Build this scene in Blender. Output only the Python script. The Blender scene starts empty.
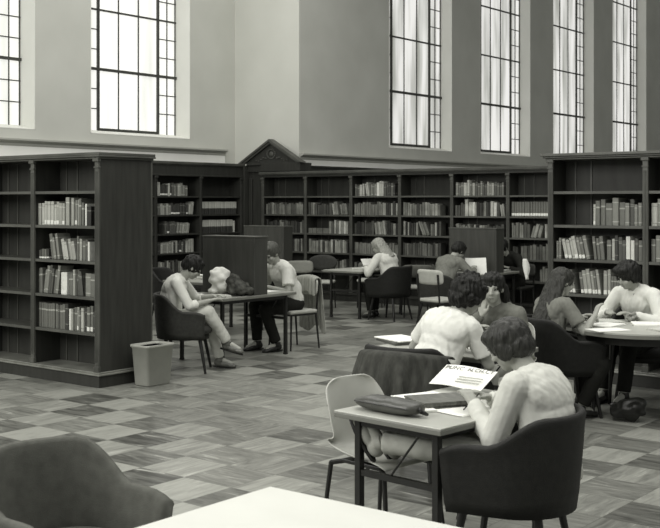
import bpy, bmesh, math, random
from mathutils import Vector, Matrix, noise, Quaternion
R = math.radians
PI = math.pi
rng = random.Random(7)
C = bpy.context.scene.collection

# ------------------------------------------------------------------ frame of the place
# room axes: x runs along the long book wall, y runs along the window wall
F = 1096.0; HOR = 202.0; EYE = 1.75; CA, SA = .783, .622
YAW = math.atan2(SA, CA)
def cam2room(X, Z): return (CA*X - SA*Z, SA*X + CA*Z)
def pz(px, Z): return cam2room((px-330)/F*Z, Z)
def at(px, py, h): return pz(px, F*(EYE-h)/(py-HOR))
def on_y(px, y0):
    k = (px-330)/F; Z = y0/(SA*k+CA); return (CA*k-SA)*Z
def on_x(px, x0):
    k = (px-330)/F; Z = x0/(CA*k-SA); return (SA*k+CA)*Z

# ------------------------------------------------------------------ materials
def G(v): return (v*(.975+.02*v), v, v*(.87+.09*min(v,1)), 1)
MC = {}
def mat(name, v, rough=.6, noise_amt=.12, scale=6, stretch=(1,1,1), bump=0, bscale=60, spec=.4, metallic=0, emit=0, coord='Object', v2=None):
    if name in MC: return MC[name]
    m = bpy.data.materials.new(name); m.use_nodes = True; nt = m.node_tree; N = nt.nodes; L = nt.links
    b = N['Principled BSDF']; b.inputs['Roughness'].default_value = rough
    b.inputs['Specular IOR Level'].default_value = spec; b.inputs['Metallic'].default_value = metallic
    tc = N.new('ShaderNodeTexCoord'); mp = N.new('ShaderNodeMapping'); mp.inputs['Scale'].default_value = stretch
    L.new(tc.outputs[coord], mp.inputs['Vector'])
    n = N.new('ShaderNodeTexNoise'); n.inputs['Scale'].default_value = scale; n.inputs['Detail'].default_value = 5
    L.new(mp.outputs[0], n.inputs['Vector'])
    r = N.new('ShaderNodeValToRGB'); r.color_ramp.elements[0].position = .3; r.color_ramp.elements[1].position = .7
    lo = v*(1-noise_amt); hi = v*(1+noise_amt) if v2 is None else v2
    r.color_ramp.elements[0].color = G(lo); r.color_ramp.elements[1].color = G(min(hi, 1))
    L.new(n.outputs['Fac'], r.inputs[0]); L.new(r.outputs[0], b.inputs['Base Color'])
    if bump:
        n2 = N.new('ShaderNodeTexNoise'); n2.inputs['Scale'].default_value = bscale; n2.inputs['Detail'].default_value = 3
        L.new(mp.outputs[0], n2.inputs['Vector'])
        bp = N.new('ShaderNodeBump'); bp.inputs['Strength'].default_value = bump; bp.inputs['Distance'].default_value = .01
        L.new(n2.outputs['Fac'], bp.inputs['Height']); L.new(bp.outputs[0], b.inputs['Normal'])
    if emit:
        L.new(r.outputs[0], b.inputs['Emission Color']); b.inputs['Emission Strength'].default_value = emit
    MC[name] = m; return m
WOOD   = mat('dark_oak', .031, .5, .22, 3, (6,6,.7), .10, 20, .3)
WOOD_E = mat('dark_oak_edge', .072, .42, .3, 3, (1,1,1), .05, 30, .4)
WOOD_B = mat('dark_oak_back', .034, .55, .2, 3, (5,5,.8), 0, 20, .3)
LEGM   = mat('black_enamel_steel', .012, .35, .1)
PLAST_L= mat('painted_plaster', .56, .9, .05, 1.2, (1,1,1), .05, 120, .1)
PLAST_W= mat('painted_plaster_window_wall', .56, .9, .06, 1.2, (1,1,1), .05, 120, .1)
PLAST_R= mat('plaster_reveal_lit', .75, .9, .03, 1.5, (1,1,1), 0, 60, .1)  # paler than the walls: daylight on the reveals is put into the colour
PLAST_D= mat('plaster_ledge', .88, .85, .05, 1.5)
MOULD  = mat('stone_moulding', .40, .8, .05, 3)
MUNT   = mat('window_iron', .05, .5, .1)
LAM    = mat('table_laminate', .40, .35, .05, 5, (1,1,1), 0, 60, .5)
LAM_D  = mat('table_laminate_worn', .30, .32, .08, 5, (1,1,1), 0, 60, .6)
LAMW   = mat('white_laminate', .62, .4, .03, 5)
TEDGE  = mat('table_edge', .16, .4, .1, 5)
F_BLK  = mat('black_upholstery', .012, .62, .25, 30, (1,1,1), .3, 250, .3)
F_DRK  = mat('charcoal_upholstery', .030, .62, .25, 30, (1,1,1), .3, 250, .3)
F_MID  = mat('grey_upholstery', .11, .8, .15, 20, (1,1,1), .35, 300, .2)
F_LGT  = mat('pale_upholstery', .42, .75, .08, 20, (1,1,1), .25, 300, .2)
PLASTIC= mat('cream_plastic', .44, .38, .04, 8, (1,1,1), 0, 60, .5)
BIN    = mat('grey_plastic', .30, .45, .05, 8, (1,1,1), 0, 60, .5)
PAPER  = mat('paper', .80, .8, .04, 20)
PAPER2 = mat('printed_paper', .50, .8, .35, 90, (1,6,1))
SKIN   = mat('skin', .33, .55, .08, 20, (1,1,1), .06, 200, .3)
SHIRT_W= mat('white_cotton', .66, .85, .04, 10, (1,1,1), .25, 35, .1)
SHIRT_P= mat('pale_cotton', .58, .85, .06, 10, (1,1,1), .3, 30, .1)
SHIRT_G= mat('grey_knit', .17, .9, .12, 30, (1,1,1), .3, 90, .1)
SHIRT_M= mat('midgrey_cotton', .14, .9, .15, 12, (1,1,1), .3, 40, .1)
SHIRT_D= mat('dark_cotton', .02, .9, .2, 12, (1,1,1), .3, 40, .1)
TROU_L = mat('pale_trousers', .50, .85, .07, 12, (1,1,1), .3, 30, .1)
TROU_K = mat('khaki_trousers', .42, .85, .08, 12, (1,1,1), .3, 30, .1)
TROU_D = mat('dark_trousers', .018, .85, .2, 12, (1,1,1), .3, 30, .1)
LEATHER= mat('dark_leather', .015, .35, .2, 12)
LEATH_L= mat('tan_leather', .10, .42, .2, 12, (1,1,1), .15, 40, .5)
HAIR_D = mat('dark_hair', .012, .5, .8, 10, (14,14,1.6), .4, 16, .22)
HAIR_B = mat('brown_hair', .032, .42, .6, 10, (14,14,1.6), .4, 16, .22)
HAIR_L = mat('fair_hair', .28, .45, .45, 10, (14,14,1.6), .4, 16, .22)
CLOTH_B= mat('white_bag_cloth', .72, .7, .08, 14, (1,1,1), .4, 25, .2)
CLOTH_D= mat('dark_coat_cloth', .045, .8, .35, 8, (3,3,1), .4, 30, .2)
CLOTH_L= mat('light_jacket_cloth', .30, .85, .15, 10, (4,4,1), .4, 30, .1)
EYEM   = mat('eye_dark', .01, .3, 0)
LIP    = mat('lip', .12, .5, 0)

def glass_mat(name, lo, st):
    m = bpy.data.materials.new(name); m.use_nodes = True; nt = m.node_tree; N = nt.nodes; L = nt.links
    b = N['Principled BSDF']; b.inputs['Roughness'].default_value = .5
    tc = N.new('ShaderNodeTexCoord'); mp = N.new('ShaderNodeMapping'); mp.inputs['Scale'].default_value = (1,2.5,.25)
    L.new(tc.outputs['Object'], mp.inputs[0])
    n = N.new('ShaderNodeTexNoise'); n.inputs['Scale'].default_value = 1.6; n.inputs['Detail'].default_value = 3
    L.new(mp.outputs[0], n.inputs['Vector'])
    r = N.new('ShaderNodeValToRGB'); r.color_ramp.elements[0].position = .32; r.color_ramp.elements[1].position = .62
    r.color_ramp.elements[0].color = G(lo); r.color_ramp.elements[1].color = (.94,.93,.90,1)
    L.new(n.outputs['Fac'], r.inputs[0])
    L.new(r.outputs[0], b.inputs['Emission Color']); b.inputs['Emission Strength'].default_value = st
    b.inputs['Base Color'].default_value = G(.25)
    return m
GLASS = glass_mat('frosted_window_glass', .72, 1.05); GLASS2 = glass_mat('streaked_window_glass', .36, .86)

TILE = .41
def floor_mat():
    m = bpy.data.materials.new('marbled_floor_tiles'); m.use_nodes = True; nt = m.node_tree; N = nt.nodes; L = nt.links
    b = N['Principled BSDF']
    tc = N.new('ShaderNodeTexCoord')
    mp = N.new('ShaderNodeMapping'); mp.inputs['Scale'].default_value = (1/TILE, 1/TILE, 1); mp.inputs['Location'].default_value = (.35,.1,.5)
    L.new(tc.outputs['Object'], mp.inputs[0])
    fl = N.new('ShaderNodeVectorMath'); fl.operation = 'FLOOR'; L.new(mp.outputs[0], fl.inputs[0])
    wn = N.new('ShaderNodeTexWhiteNoise'); wn.noise_dimensions = '2D'; L.new(fl.outputs[0], wn.inputs['Vector'])
    ck = N.new('ShaderNodeTexChecker'); ck.inputs['Scale'].default_value = 1; L.new(mp.outputs[0], ck.inputs['Vector'])
    ck.inputs['Color1'].default_value = (0,0,0,1); ck.inputs['Color2'].default_value = (1,1,1,1)
    # streaks: grain runs along x on one colour and along y on the other
    sx = N.new('ShaderNodeMapping'); sx.inputs['Scale'].default_value = (2.2,14,1); L.new(tc.outputs['Object'], sx.inputs[0])
    sy = N.new('ShaderNodeMapping'); sy.inputs['Scale'].default_value = (14,2.2,1); L.new(tc.outputs['Object'], sy.inputs[0])
    n1 = N.new('ShaderNodeTexNoise'); n2 = N.new('ShaderNodeTexNoise')
    for n, s in ((n1,sx),(n2,sy)):
        n.inputs['Scale'].default_value = 1.2; n.inputs['Detail'].default_value = 6; n.inputs['Roughness'].default_value = .65; n.inputs['Distortion'].default_value = 1.2
        L.new(s.outputs[0], n.inputs['Vector'])
    mx = N.new('ShaderNodeMix'); mx.data_type = 'FLOAT'; L.new(ck.outputs['Fac'], mx.inputs[0]); L.new(n1.outputs['Fac'], mx.inputs[2]); L.new(n2.outputs['Fac'], mx.inputs[3])
    # brightness = checker*.a + random*.b + streak*.c
    a = N.new('ShaderNodeMath'); a.operation = 'MULTIPLY_ADD'; a.inputs[1].default_value = .20; a.inputs[2].default_value = 0; L.new(ck.outputs['Fac'], a.inputs[0])
    c = N.new('ShaderNodeMath'); c.operation = 'MULTIPLY_ADD'; c.inputs[1].default_value = .34; L.new(wn.outputs['Value'], c.inputs[0]); L.new(a.outputs[0], c.inputs[2])
    d = N.new('ShaderNodeMath'); d.operation = 'MULTIPLY_ADD'; d.inputs[1].default_value = 1.0; L.new(mx.outputs[0], d.inputs[0]); L.new(c.outputs[0], d.inputs[2])
    r = N.new('ShaderNodeValToRGB'); r.color_ramp.elements[0].position = .42; r.color_ramp.elements[1].position = 1.0
    r.color_ramp.elements[0].color = G(.045); r.color_ramp.elements[1].color = G(.32)
    L.new(d.outputs[0], r.inputs[0])
    # light vein flecks
    vr = N.new('ShaderNodeValToRGB'); vr.color_ramp.elements[0].position = .62; vr.color_ramp.elements[1].position = .72
    L.new(mx.outputs[0], vr.inputs[0])
    mc = N.new('ShaderNodeMix'); mc.data_type = 'RGBA'; L.new(vr.outputs[0], mc.inputs[0]); L.new(r.outputs[0], mc.inputs[6]); mc.inputs[7].default_value = G(.45)
    # seams
    fr = N.new('ShaderNodeVectorMath'); fr.operation = 'FRACTION'; L.new(mp.outputs[0], fr.inputs[0])
    sp = N.new('ShaderNodeSeparateXYZ'); L.new(fr.outputs[0], sp.inputs[0])
    mn = N.new('ShaderNodeMath'); mn.operation = 'MINIMUM'; L.new(sp.outputs[0], mn.inputs[0]); L.new(sp.outputs[1], mn.inputs[1])
    lt = N.new('ShaderNodeMath'); lt.operation = 'LESS_THAN'; lt.inputs[1].default_value = .012; L.new(mn.outputs[0], lt.inputs[0])
    ms = N.new('ShaderNodeMix'); ms.data_type = 'RGBA'; L.new(lt.outputs[0], ms.inputs[0]); L.new(mc.outputs[2], ms.inputs[6]); ms.inputs[7].default_value = G(.11)
    L.new(ms.outputs[2], b.inputs['Base Color'])
    b.inputs['Roughness'].default_value = .33; b.inputs['Specular IOR Level'].default_value = .5
    return m
FLOOR = floor_mat()

def book_mat(name, v, bands=(), rough=.6):
    """bands: (z0, z1, value) painted across the cover in Generated z"""
    m = bpy.data.materials.new(name); m.use_nodes = True; nt = m.node_tree; N = nt.nodes; L = nt.links
    b = N['Principled BSDF']; b.inputs['Roughness'].default_value = rough
    tc = N.new('ShaderNodeTexCoord'); sp = N.new('ShaderNodeSeparateXYZ'); L.new(tc.outputs['Generated'], sp.inputs[0])
    r = N.new('ShaderNodeValToRGB'); r.color_ramp.interpolation = 'CONSTANT'
    el = r.color_ramp.elements; el[0].position = 0; el[0].color = G(v); el.remove(el[1])
    for z0, z1, w in sorted(bands):
        if z0 <= 0: el[0].color = G(w)
        else: e = el.new(z0); e.color = G(w)
        if z1 < 1: e = el.new(z1); e.color = G(v)
    L.new(sp.outputs[2], r.inputs[0])
    n = N.new('ShaderNodeTexNoise'); n.inputs['Scale'].default_value = 5; n.inputs['Detail'].default_value = 4
    L.new(tc.outputs['Object'], n.inputs['Vector'])
    mr = N.new('ShaderNodeMapRange'); mr.inputs[3].default_value = .75; mr.inputs[4].default_value = 1.25; L.new(n.outputs['Fac'], mr.inputs[0])
    mu = N.new('ShaderNodeMix'); mu.data_type = 'RGBA'; mu.blend_type = 'MULTIPLY'; mu.inputs[0].default_value = 1
    L.new(r.outputs[0], mu.inputs[6]); L.new(mr.outputs[0], mu.inputs[7]); L.new(mu.outputs[2], b.inputs['Base Color'])
    return m

# ------------------------------------------------------------------ object helpers
def tag(o, label=None, cat=None, group=None, kind=None):
    if label: o['label'] = label
    if cat: o['category'] = cat
    if group: o['group'] = group
    if kind: o['kind'] = kind
    return o
def thing(name, label, cat, loc=(0,0,0), rz=0, group=None, scale=None):
    o = bpy.data.objects.new(name, None); C.objects.link(o); o.empty_display_size = .1
    o.location = loc; o.rotation_euler = (0,0,rz)
    if scale: o.scale = (scale,)*3
    return tag(o, label, cat, group)
def bake(name, bm, m, parent=None, smooth=False, loc=None, rot=None):
    bmesh.ops.recalc_face_normals(bm, faces=bm.faces[:])
    me = bpy.data.meshes.new(name); bm.to_mesh(me); bm.free(); me.materials.append(m)
    if smooth:
        me.shade_smooth() if hasattr(me,'shade_smooth') else None
    o = bpy.data.objects.new(name, me); C.objects.link(o)
    if parent: o.parent = parent
    if loc: o.location = loc
    if rot: o.rotation_euler = rot
    return o
def nb(): return bmesh.new()
def bx(bm, x0,x1,y0,y1,z0,z1, bev=0, M=None, seg=2):
    r = bmesh.ops.create_cube(bm, size=1)
    vs = r['verts']
    bmesh.ops.scale(bm, vec=(abs(x1-x0),abs(y1-y0),abs(z1-z0)), verts=vs)
    bmesh.ops.translate(bm, vec=((x0+x1)/2,(y0+y1)/2,(z0+z1)/2), verts=vs)
    if bev:
        es = list({e for v in vs for e in v.link_edges})
        res = bmesh.ops.bevel(bm, geom=es, offset=bev, segments=seg, affect='EDGES', profile=.5)
        vs = list({v for f in res['faces'] for v in f.verts} | {v for v in vs if v.is_valid})
    if M is not None: bmesh.ops.transform(bm, matrix=M, verts=vs)
    return vs
def frame_to(p0, p1):
    d = (Vector(p1)-Vector(p0)); q = Vector((0,0,1)).rotation_difference(d.normalized())
    return Matrix.Translation((Vector(p0)+Vector(p1))/2) @ q.to_matrix().to_4x4(), d.length
def cone(bm, p0, r0, p1, r1, seg=14, sx=1, sy=1):
    M, l = frame_to(p0, p1)
    if l < 1e-5: return
    bmesh.ops.create_cone(bm, cap_ends=True, segments=seg, radius1=max(r0,1e-4), radius2=max(r1,1e-4), depth=l, matrix=M @ Matrix.Diagonal((sx,sy,1,1)))
def ball(bm, c, r, sc=(1,1,1), rot=None, sub=3):
    M = Matrix.Translation(c)
    if rot is not None: M = M @ rot.to_4x4()
    bmesh.ops.create_icosphere(bm, subdivisions=sub, radius=1, matrix=M @ Matrix.Diagonal((r*sc[0], r*sc[1], r*sc[2], 1)))
def caps(bm, p0, r0, p1, r1, seg=14, sub=2):
    ball(bm, p0, r0, sub=sub); ball(bm, p1, r1, sub=sub); cone(bm, p0, r0, p1, r1, seg)
def bar(bm, p0, p1, w, d=None):     # square bar
    M, l = frame_to(p0, p1); d = d or w
    bmesh.ops.create_cube(bm, size=1, matrix=M @ Matrix.Diagonal((w,d,l,1)))
def prism(bm, pts, z0, z1, M=None):  # polygon in xy extruded in z
    a = [bm.verts.new((x,y,z0)) for x,y in pts]; b = [bm.verts.new((x,y,z1)) for x,y in pts]
    n = len(pts); bm.faces.new(a[::-1]); bm.faces.new(b)
    for i in range(n): bm.faces.new((a[i],a[(i+1)%n],b[(i+1)%n],b[i]))
    if M is not None: bmesh.ops.transform(bm, matrix=M, verts=a+b)
def loft(bm, rings, cap=True, closed=True):
    vr = [[bm.verts.new(p) for p in r] for r in rings]; n = len(rings[0])
    for i in range(len(vr)-1):
        for j in range(n if closed else n-1):
            bm.faces.new((vr[i][j], vr[i][(j+1)%n], vr[i+1][(j+1)%n], vr[i+1][j]))
    if cap and closed: bm.faces.new(vr[0][::-1]); bm.faces.new(vr[-1])
    return vr
def struct(name, bm, m):
    return tag(bake(name, bm, m), kind='structure')
def remesh(name, bm, m, parent, voxel, smooth=3, amp=0, freq=(8,8,8), cut=None, fold=False):
    bmesh.ops.recalc_face_normals(bm, faces=bm.faces[:])
    me = bpy.data.meshes.new('t'); bm.to_mesh(me); bm.free()
    o = bpy.data.objects.new('t', me); C.objects.link(o)
    md = o.modifiers.new('r','REMESH'); md.mode = 'VOXEL'; md.voxel_size = voxel
    if smooth:
        s = o.modifiers.new('s','SMOOTH'); s.factor = .5; s.iterations = smooth
    dg = bpy.context.evaluated_depsgraph_get()
    nm = bpy.data.meshes.new_from_object(o.evaluated_get(dg)); nm.name = name
    bpy.data.objects.remove(o); bpy.data.meshes.remove(me)
    if amp:
        ns = [v.normal.copy() for v in nm.vertices]
        for v, n in zip(nm.vertices, ns):
            c = v.co
            q = noise.noise(Vector((c.x*freq[0], c.y*freq[1], c.z*freq[2])))
            if fold:      # soft creases plus sharp pulled folds
                wq = noise.noise(c*5)*.6
                tor = max(0, min(1, (.21-abs(c.x))/.05))
                q = .40*noise.noise(c*8) + (.16+.34*tor)*noise.noise(Vector((c.x*38+c.z*11+wq*4, c.y*30-c.z*6, c.z*4+wq)))
            v.co = c + n*amp*q
    nm.materials.clear(); nm.materials.append(m)
    for p in nm.polygons: p.use_smooth = True
    ob = bpy.data.objects.new(name, nm); C.objects.link(ob)
    if parent: ob.parent = parent
    return ob
def children(o): return [c for c in C.objects if c.parent == o]
def smooth_angle(o):
    for p in o.data.polygons: p.use_smooth = True
    return o

# ================================================================== THE SETTING
XW = -14.6                    # wall behind the left wall cases (solved below)
Y1 = 15.35                    # front plane of the long book wall
XL = on_y(246, Y1)            # front plane of the left wall cases
YJ = Y1 + .36                 # jog wall behind the corner
XW = on_y(235, YJ)            # left wall plane
XR = on_y(299, YJ)            # window wall plane beyond the jog
HW = 9.0
bm = nb(); bx(bm, -20, 6, -3, 40, -.1, 0); struct('floor', bm, FLOOR)

def win_wall(name, xw, y0, y1, openings, zs, m, thick=.7):
    bm = nb(); ys = [y0]
    for a, b in openings: ys += [a, b]
    ys.append(y1)
    for i in range(0, len(ys), 2): bx(bm, xw-thick, xw, ys[i], ys[i+1], 0, HW)
    for a, b in openings:
        bx(bm, xw-thick, xw, a, b, 0, zs)
    o = struct(name, bm, m)
    return o
def window(n, xw, a, b, zs, zt, zm, d, GLASS=GLASS):
    """recessed iron window: wide panels in the middle, narrow lights at the sides"""
    ztop = HW - .3
    bm = nb()   # reveals lining the opening, daylight on them painted in
    bx(bm, xw-d-.06, xw+.004, a, a+.012, zs, ztop); bx(bm, xw-d-.06, xw+.004, b-.012, b, zs, ztop)
    # sloping sill
    prism(bm, [(xw-d-.06, zs-.0), (xw+.004, zs-.0), (xw+.004, zs+.01), (xw-d-.06, zs+.10)], a, b, Matrix(((1,0,0,0),(0,0,1,0),(0,1,0,0),(0,0,0,1))))
    o = struct('window_%d' % n, bm, PLAST_R)
    side = .46*(b-a)/2.3
    xg = xw - d
    g = nb(); bx(g, xg-.02, xg-.01, a+.01, b-.01, zs+.05, ztop); bake('glass_pane', g, GLASS, o)
    g = nb()
    zs2 = zs+.08
    for y in (a+.02, a+side/2, b-side/2, b-.03): bx(g, xg-.008, xg+.012, y-.007, y+.007, zs2, ztop)
    for y in (a+side, b-side): bx(g, xg-.01, xg+.03, y-.021, y+.021, zs2, ztop)
    p = (b-a-2*side)/3
    for k in (1,2): bx(g, xg-.008, xg+.012, a+side+p*k-.009, a+side+p*k+.009, zs2, ztop)
    bx(g, xg-.01, xg+.04, a, b, zt-.024, zt+.024)
    bx(g, xg-.01, xg+.035, a+side, b-side, zs2, zs2+.05)
    z = zm
    while z < ztop: bx(g, xg-.01, xg+.02, a, b, z-.016, z+.016); z += (zm-zt)
    st = (zm-zt)/3; z = zt - st
    while z > zs2+.1:
        for (p0,p1) in ((a,a+side),(b-side,b)): bx(g, xg-.008, xg+.012, p0, p1, z-.009, z+.009)
        z -= st
    z = zt + st
    while z < ztop:
        for (p0,p1) in ((a,a+side),(b-side,b)): bx(g, xg-.008, xg+.012, p0, p1, z-.009, z+.009)
        z += st
    bake('window_frame', g, MUNT, o)
    return o
def zat(py, px, x0):          # height of the point of plane x = x0 that the photo shows there
    k = (px-330)/F; Z = x0/(CA*k-SA); return EYE + (HOR-py)*Z/F
# left wall
b1 = on_x(190, XW); a1 = on_x(90.5, XW); per = b1 - on_x(35, XW) ; per = a1 - on_x(35, XW) + (b1-a1)
opL = [(a1-per, b1-per), (a1, b1)]
zsL = zat(130.5, 120, XW)
zsL -= .08
win_wall('wall_left', XW, -3, YJ, [(a1-2*per, b1-2*per)]+opL, zsL, PLAST_L)
ztL = zat(68.5, 120, XW); 
window(1, XW, a1, b1, zsL, ztL, ztL+1.05, .38)
window(2, XW, a1-per, b1-per, zsL, ztL, ztL+1.05, .38)
window(6, XW, a1-2*per, b1-2*per, zsL, ztL, ztL+1.05, .38)
# jog
bm = nb(); bx(bm, XW-.7, XR, YJ, YJ+.04, 0, HW); struct('wall_pier', bm, mat('painted_plaster_pier_lit', .60, .9, .04, 1.2, (1,1,1), .05, 120, .1))  # paler plaster: the stronger light on this face is put into its colour
# window wall beyond
a3 = on_x(389, XR); b3 = on_x(452, XR); a4 = on_x(479, XR); b4 = on_x(532, XR); a5 = on_x(553, XR); b5 = on_x(598, XR)
pr = (a5-a3)/2
w3 = b3-a3
ops = [(a3+pr*i, a3+pr*i+w3) for i in range(5)]
zsR = zat(147, 415, XR-.3) - .08; ztR = zat(94.5, 415, XR-.3); zmR = zat(41, 415, XR-.3)
win_wall('wall_windows', XR, YJ+.04, 40, ops, zsR, PLAST_W)
for i, (a, b) in enumerate(ops): window([3,4,5,7,8][i], XR, a, b, zsR, ztR, zmR, .30, GLASS2)
bm = nb(); bx(bm, -20, 6, 40, 40.3, 0, HW); struct('wall_far', bm, PLAST_W)
# mouldings
def moulding(name, xw, y0, y1, zt, m):
    bm = nb()
    prof = [(0,-.12),(.02,-.12),(.03,-.10),(.03,-.075),(.06,-.05),(.09,-.045),(.11,-.03),(.11,-.005),(.10,0),(0,0)]
    loft(bm, [[(xw+p[0], y, zt+p[1]) for p in prof] for y in (y0, y1)])
    struct(name, bm, m)
ym = on_x(228, XW+.1)
moulding('trim_1', XW, -3, ym, zat(149.5, 228, XW+.1), MOULD)
moulding('trim_2', XR, YJ, 40, zat(152.8, 299.5, XR+.1), MOULD)
bm = nb(); bx(bm, XR, XR+.035, YJ, 40, 0, 2.40); bx(bm, XR, XR+.055, YJ, 40, 2.40, 2.44, .01); struct('trim_5', bm, WOOD)
def band(name, xw, y0, y1, z1):
    bm = nb(); bx(bm, xw, xw+.02, y0, y1, 0, z1-.12); struct(name, bm, PLAST_D)
band('trim_3', XW, -3, ym+.0, zat(149.5, 228, XW+.1)); band('trim_4', XR, YJ+.0, 40, zat(152.8, 299.5, XR+.1))

# ================================================================== BOOKCASES
SHELVES = [.14, .505, .845, 1.185, 1.522, 1.855]
def bookcase(name, label, origin, rz, bays, depth, H, frieze, cornice_out=.06, ends=(True,True), double=False, wide_end=0, shelves=SHELVES):
    """local x runs to the right along the front, the front is y=0, the depth goes +y; bays = list of upright x"""
    t = thing(name, label, 'bookcase', (origin[0], origin[1], 0), rz)
    x0, x1 = bays[0], bays[-1]; up = .055
    ztop = H - frieze
    back = depth/2 if double else depth-.02
    bm = nb(); bx(bm, x0, x1, back-.01, back+.01, .1, H-.02); bake('back_panel', bm, WOOD_B, t)
    # plinth
    bm = nb(); bx(bm, x0-up/2-.015, x1+up/2+.015, -.02, depth+.02, 0, .115); bake('plinth', bm, WOOD, t)
    bm = nb()
    prof = [(-.045,.105),(-.045,.122),(-.03,.132),(-.02,.146),(0,.146),(0,.105)]
    bx(bm, x0-up/2-.035, x1+up/2+.035, -.04, depth+.04, .112, .130, .006); bx(bm, x0-up/2-.02, x1+up/2+.02, -.025, depth+.025, .130, .146, .004)
    bake('plinth_moulding', bm, mat('dark_oak_highlight', .17, .3, .3, 6, (1,1,1), 0, 30, .5) if frieze < .08 else WOOD, t)  # bright highlight along the moulding put into a paler, glossier oak
    # uprights with pilaster fronts
    for i, x in enumerate(bays):
        bm = nb(); e = i in (0, len(bays)-1)
        if not e: bx(bm, x-.014, x+.014, .0, depth-.005, .12, H-.05)
        if e:
            s = -1 if i == 0 else 1
            bx(bm, min(x-s*.014, x+s*up/2), max(x-s*.014, x+s*up/2), .0, depth, .14, H-.055, .004)
        bake('end_panel' if e else 'upright', bm, WOOD, t)
        bm = nb(); bx(bm, x-up/2, x+up/2, -.018, .008, .146, ztop, .004)
        for k in (-1, 0, 1): bx(bm, x+k*.014-.004, x+k*.014+.004, -.024, -.016, .24, ztop-.13, .002)
        bx(bm, x-up/2-.008, x+up/2+.008, -.028, .006, .146, .20, .004)
        bx(bm, x-up/2-.006, x+up/2+.006, -.028, .006, ztop-.10, ztop-.085, .003)
        bx(bm, x-up/2-.012, x+up/2+.012, -.036, .006, ztop-.04, ztop, .006)
        bake('pilaster', bm, WOOD_E if not frieze>.2 else WOOD, t)
        if double:
            bm = nb(); bx(bm, x-up/2, x+up/2, depth-.008, depth+.018, .146, ztop, .004); bake('pilaster', bm, WOOD_E, t)
    # shelves
    for i in range(len(bays)-1):
        for z in shelves:
            bm = nb(); bx(bm, bays[i]+.013, bays[i+1]-.013, .005, back-.008, z-.022, z, .003)
            bx(bm, bays[i]+.014, bays[i+1]-.014, -.003, .008, z-.027, z+.001, .002); bake('shelf', bm, WOOD_E if frieze<.15 else WOOD, t)
        # back strips: standards, and the panel's lit edge drawn in as pale wood
        bm = nb()
        for fx in (.13, .30): bx(bm, bays[i]+fx-.008, bays[i]+fx+.008, back-.02, back-.008, .14, ztop-.02)
        bake('standard_lit_edge', bm, WOOD_E, t)
    # frieze and cornice
    bm = nb(); bx(bm, x0-up/2, x1+up/2, -.012, depth+.01, ztop, H-.04); 
    if frieze > .15: bx(bm, x0-up/2-.01, x1+up/2+.01, -.03, depth+.01, ztop, ztop+.03, .006)
    bake('frieze', bm, WOOD, t)
    bm = nb()
    for k, (o, za, zb) in enumerate(((.02,H-.062,H-.045),(.04,H-.045,H-.028),(cornice_out,H-.028,H))):
        bx(bm, x0-up/2-o, x1+up/2+o, -.01-o, depth+o*.7, za, zb, .005)
    bake('cornice', bm, WOOD_E, t)
    t['_'] = 1; del t['_']
    return t
# left freestanding case
Lx, Ly = at(100, 388, 0)
Ldep = on_x(151.5, Lx) - Ly
bw = Lx - on_y(35.5, Ly)
binsL = [Lx-.03-bw*i for i in range(4)][::-1]
LC = bookcase('bookcase', 'dark wooden double-sided bookcase with pilasters beside the grey wastebasket', (0, Ly+.0), 0, binsL, Ldep, 2.22, .05, .035, double=True)
# right freestanding case
Dx, Dy = pz(551, 10.95)
bwD = bw
binsD = [Dx+bwD*i for i in range(3)]
DC = bookcase('bookcase', 'dark wooden bookcase at the right edge of the picture, nearer than the back wall', (0, Dy), 0, binsD, .60, 2.23, .05, .06, double=True)
# long back wall case
x262 = on_y(263, Y1); x548 = on_y(508, Y1)
bwW = (x548-x262)/5
binsW = [x262+bwW*i for i in range(8)]
WC = bookcase('wall_bookcase', 'long dark bookcase wall with many bays under the windows', (0, Y1), 0, binsW, .34, 2.31, .10, .04)
# left wall case (faces +x)
y155 = on_x(150, XL); y200 = on_x(200.5, XL); 
bwS = (Y1 - .12) - y200
binsS = [ -3*bwS, -2*bwS, -bwS, 0, bwS-.02]
SC = bookcase('wall_bookcase', 'shorter dark bookcase on the left wall behind the seated pair', (XL, y200), PI/2, binsS, .34, 2.47, .26, .04)
# corner panel
pxl0 = on_y(244, Y1); pxr0 = on_y(301, Y1)
t = thing('corner_panel', 'plain dark wood corner panel joining the two wall bookcases below the pediment', 'panel', (0,0,0))
bm = nb(); bx(bm, XL+.0, x262-.055, Y1+.03, Y1+.33, 0, 2.44, .004); bx(bm, XL-.05, XL+.06, Y1-.10, Y1+.08, 0, 2.44, .004); bx(bm, pxl0, x262-.07, Y1-.012, Y1+.32, 2.32, 2.44); bx(bm, x262-.07, pxr0, Y1-.03, Y1+.30, 2.32, 2.474, .004); bx(bm, XL+.02, x262-.03, Y1-.012, Y1+.02, 0, .13, .004); bake('board', bm, WOOD, t)
bm = nb(); bx(bm, XL+.08, XL+.16, Y1-.012, Y1+.012, .14, 2.20, .006); bx(bm, XL+.05, x262-.03, Y1-.05, Y1+.32, 2.44, 2.474, .004); bake('stile', bm, WOOD, t)
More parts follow.
